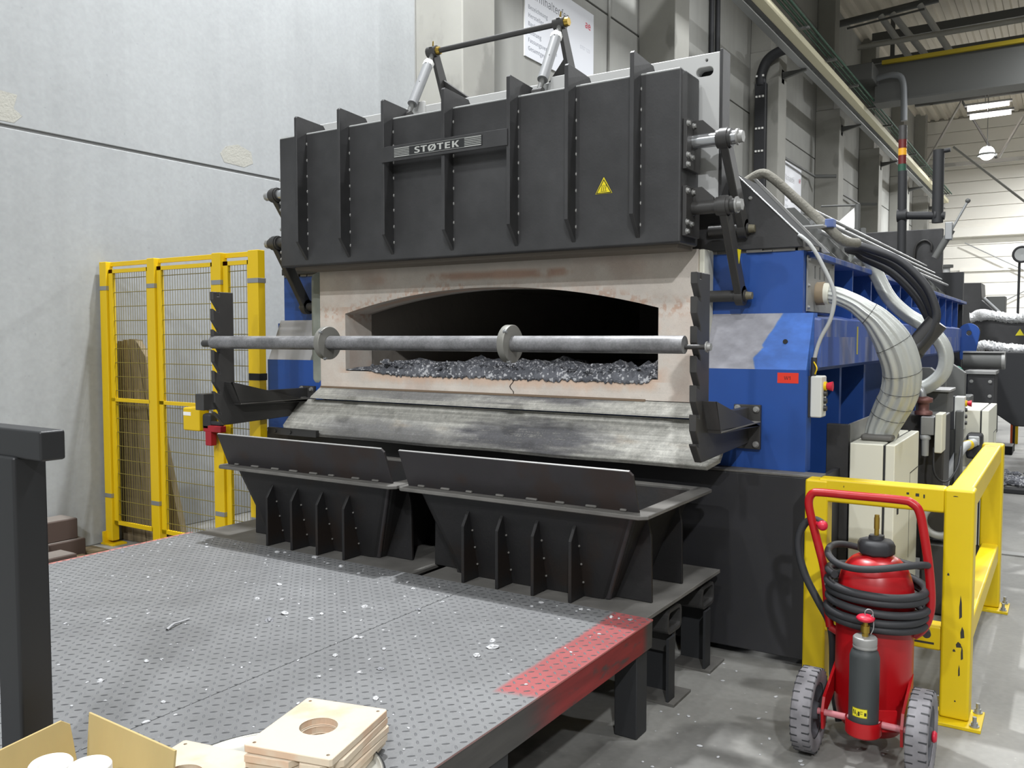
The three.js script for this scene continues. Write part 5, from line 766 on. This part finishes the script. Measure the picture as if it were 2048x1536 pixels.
// ------------------------------------------------------------------ machinery behind the furnace
{
  let t = thing('pipe_frame', [-1.6, 2.0, -11], 'dark pipe frame with a signal tower above the furnace rear', 'pipe frame');
  mesh('post', cyl([-1.68, 2.4, -11], [-1.695, 3.52, -11], 0.05, 0.05, 14), M.steelDark, t); mesh('post', cyl([-1.315, 2.9, -11], [-1.32, 3.72, -11], 0.06, 0.06, 14), M.steelDark, t); mesh('cross_pipe', cyl([-1.69, 3.01, -11], [-1.24, 2.975, -11], 0.045, 0.045, 14), M.steelDark, t);
  mesh('flange', [cyl([-1.74, 3.01, -11], [-1.64, 3.01, -11], 0.075, 0.075, 14), cyl([-1.345, 2.985, -11], [-1.325, 2.985, -11], 0.07, 0.07, 14)], M.steelDark, t); mesh('side_rod', cyl([-1.32, 3.7, -11], [-1.2, 3.71, -11], 0.025, 0.025, 8), M.steelDark, t);
  const s = sub('signal_tower', t), em = (c, e) => new THREE.MeshStandardMaterial({ color: c, emissive: c, emissiveIntensity: e, roughness: 0.4 });
  for (const [y0, y1, m] of [[3.52, 3.6, M.green], [3.6, 3.7, std(0x5c1614, 0.4)], [3.7, 3.78, em(0xb8861c, 0.2)], [3.78, 3.88, std(0x5c1614, 0.4)], [3.88, 4.04, M.armBlack]]) mesh('lens', cyl([-1.7, y0, -11], [-1.702, y1, -11], 0.045, 0.045, 14), m, s);
  t = thing('rear_screen', [-1.85, 2.05, -12.2], 'large dark grey machine panel behind the furnace roof', 'panel'); mesh('panel', bx(-2.35, -1.39, 2.05, 2.97, -12.3, -12.2, 0.01), M.paintBlack, t); mesh('hook', tube([[-1.72, 2.45, -12.18], [-1.7, 2.75, -12.17], [-1.6, 2.83, -12.17], [-1.52, 2.78, -12.17], [-1.52, 2.7, -12.18]], 0.014, 24, 6), M.armBlack, t);
  t = thing('cylinder_rod', [-1.05, 2.4, -10], 'slanting cylinder with thin rod and ball end beside the machine panel', 'rod'); mesh('rod', cyl([-1.06, 2.7, -10], [-0.925, 2.97, -10], 0.012, 0.012, 8), M.galv, t); mesh('barrel', cyl([-1.21, 2.42, -10], [-1.06, 2.7, -10], 0.035, 0.035, 12), M.girder, t); mesh('ball_end', ball(-0.92, 2.985, -10, 0.025, 10), M.girder, t); mesh('clevis', [bx(-1.12, -1.05, 2.6, 2.78, -10.04, -9.96, 0.01)], M.galv, t);
  t = thing('white_guard', [-2.3, 2.3, -11], 'white triangular sheet guard on a dark frame behind the roof', 'guard'); mesh('sheet', polyZ([[-2.5, 2.9], [-2.22, 3.14], [-2.2, 2.9]], -11.02, -11), M.white, t); mesh('frame', [cyl([-2.6, 3.19, -11], [-2.19, 3.17, -11], 0.012, 0.012, 8), cyl([-2.18, 2.4, -11], [-2.18, 3.18, -11], 0.03, 0.03, 10)], M.girder, t); mesh('support', bx(-2.6, -2.1, 2.4, 2.9, -11.1, -11.02), M.girder, t);
  t = thing('flanged_stub', [-1.54, 0, -14], 'pale flanged pipe stub standing behind the furnace rear', 'pipe'); mesh('stub', cyl([-1.54, 0, -14], [-1.54, 2.6, -14], 0.05, 0.05, 14), M.shield, t); mesh('flange', cyl([-1.54, 2.6, -14], [-1.54, 2.64, -14], 0.09, 0.09, 16), M.girder, t);
  t = thing('rear_hood', [-1.4, 1.6, -16.2], 'dark sloping machine hood far behind the furnace', 'hood'); mesh('hood', polyZ([[-1.8, 1.5], [-1.8, 2.49], [-1.25, 2.48], [-1.23, 2.2], [-0.86, 1.84], [-0.86, 1.5]], -16.8, -16, 0.01), M.paintBlack, t); mesh('ramp_rail', cyl([-1.2, 2.23, -15.95], [-0.85, 1.87, -15.95], 0.025, 0.025, 8), M.galv, t); mesh('back_box', bx(-1.2, -0.92, 2.0, 2.27, -16.8, -16.4, 0.01), M.girder, t); mesh('support', bx(-1.7, -1.0, 0, 1.5, -16.8, -16.2), M.black, t);
  t = thing('lamp_mast', [-0.63, 0, -14], 'thin dark mast with a round reflector head behind the launder', 'mast'); mesh('mast', cyl([-0.632, 0, -14], [-0.628, 2.66, -14], 0.016, 0.016, 8), M.rubber, t); mesh('head', rot(lathe([[0, 0], [0.09, 0.02], [0.11, 0.06], [0.1, 0.07], [0, 0.05]], -0.6, 2.74, -14, 20), 'X', Math.PI / 2, -0.6, 2.74, -14), M.greyPlastic, t); mesh('ring', new THREE.TorusGeometry(0.105, 0.015, 8, 24).translate(-0.6, 2.74, -13.93), M.rubber, t);
  t = thing('launder', [-0.5, 0, -12.6], 'black metal launder with white rope seals and yellow warning triangle', 'launder');
  mesh('upper_trough', polyZ([[-1.13, 1.82], [1.6, 1.79], [1.5, 1.46], [-1.05, 1.5]], -13.4, -12.9, 0.01), M.paintBlack, t); mesh('lower_trough', polyZ([[-0.85, 1.42], [1.5, 1.4], [1.3, 0.5], [-0.55, 0.52], [-0.8, 0.7]], -12.9, -12.1, 0.01), M.steelDark, t);
  for (const [y, z] of [[1.85, -12.88], [1.46, -12.3]]) {
    const g = tube([[-1.12, y, z], [-0.9, y + 0.03, z], [-0.6, y - 0.01, z], [-0.2, y + 0.01, z], [0.5, y, z], [1.5, y, z]], u => 0.05 + 0.02 * fs(F2, u * 3, 0.3), 260, 16, 0.12, 3), p = g.attributes.position;
    for (let i = 0; i < p.count; i++) { const q = 0.05 * (fs(F4, p.getX(i) * 0.5, p.getY(i) * 3 + p.getZ(i) * 2) - 0.5) + 0.03 * (fs(F3, p.getX(i) * 0.6, p.getY(i) * 2) - 0.5); p.setXYZ(i, p.getX(i), p.getY(i) + q, p.getZ(i) + q); }
    g.computeVertexNormals(); mesh('rope_seal', g, M.rope, t);
  }
  mesh('fibre_wad', new THREE.IcosahedronGeometry(0.11, 2).scale(1.2, 0.7, 1).translate(-0.98, 1.89, -12.9), M.rope, t);
  mesh('warning_triangle', polyZ([[-0.6, 1.62], [-0.5, 1.62], [-0.55, 1.705]], -12.9, -12.893), std(0xd8cc1c, 0.5), t); mesh('support', bx(-0.3, 1.2, 0, 0.6, -12.8, -12.2), M.black, t);
  t = thing('roller_block', [-0.72, 0, -10], 'dark roller and bolted black box at the furnace rear', 'roller'); mesh('roller', cyl([-0.92, 1.365, -10], [-0.55, 1.365, -10], 0.085, 0.085, 20), M.girder, t); mesh('roller_ring', cyl([-0.575, 1.365, -10], [-0.545, 1.365, -10], 0.09, 0.09, 20), M.boltGrey, t); mesh('roller_cap', bx(-0.92, -0.55, 1.44, 1.455, -10.08, -9.92), M.boltGrey, t); mesh('box', bx(-0.84, -0.6, 0, 1.26, -9.9, -9.5, 0.01), M.paintBlack, t); mesh('lid', bx(-0.86, -0.59, 1.24, 1.275, -9.92, -9.48, 0.005), M.boltGrey, t); for (const [x, y] of [[-0.8, 1.17], [-0.8, 1.03], [-0.64, 1.17], [-0.64, 1.03]]) mesh('bolt', hexBolt(x, y, -9.5, 0.014, 0.012, 'z'), M.boltGrey, t);
  single('steel_footing', bx(-0.85, -0.62, 0, 0.12, -13.9, -13.5, 0.01), M.steelDark, 'low black machine foot on the floor beyond the barrier', 'foot');
  single('pit_edge', bx(-0.66, 3, 0, 0.05, -10.3, -10.15, 0.01), M.steelDark, 'dark steel pit edge crossing the floor beyond the barrier', 'edge');
  const g = []; for (let k = 0; k < 160; k++) { const r = rr(0.03, 0.11); g.push(new THREE.IcosahedronGeometry(r, 0).scale(1.3, 0.6, 1).rotateY(rr(0, 6)).translate(-0.7 + 2.5 * rnd(), r * 0.4, rr(-11.6, -10.5))); }
  single('dross_bank', g, M.dross, 'bank of pale broken dross on the floor beyond the barrier', 'dross', null, { kind: 'stuff' });
  t = thing('yellow_stand', [-0.4, 0, -15], 'small yellow and orange stand far behind the launder', 'stand'); mesh('frame', [bx(-0.68, -0.62, 0, 0.95, -15, -14.95, 0.005), bx(-0.66, 0.2, 0.72, 0.9, -15, -14.95, 0.01)], M.yellowThin, t); mesh('orange_post', bx(-0.72, -0.69, 0, 0.95, -15, -14.95), std(0xc8501c, 0.5), t);
  single('floor_strip', bx(-0.45, 2, 0, 0.012, -7.35, -7.25, 0.003), M.boltGrey, 'pale metal strip lying on the floor right of the barrier', 'strip');
}
scene.traverse(o => { if (o.isMesh) { o.castShadow = true; o.receiveShadow = true; } if (o.isLight) o.castShadow = true; });
renderer.render(scene, camera);
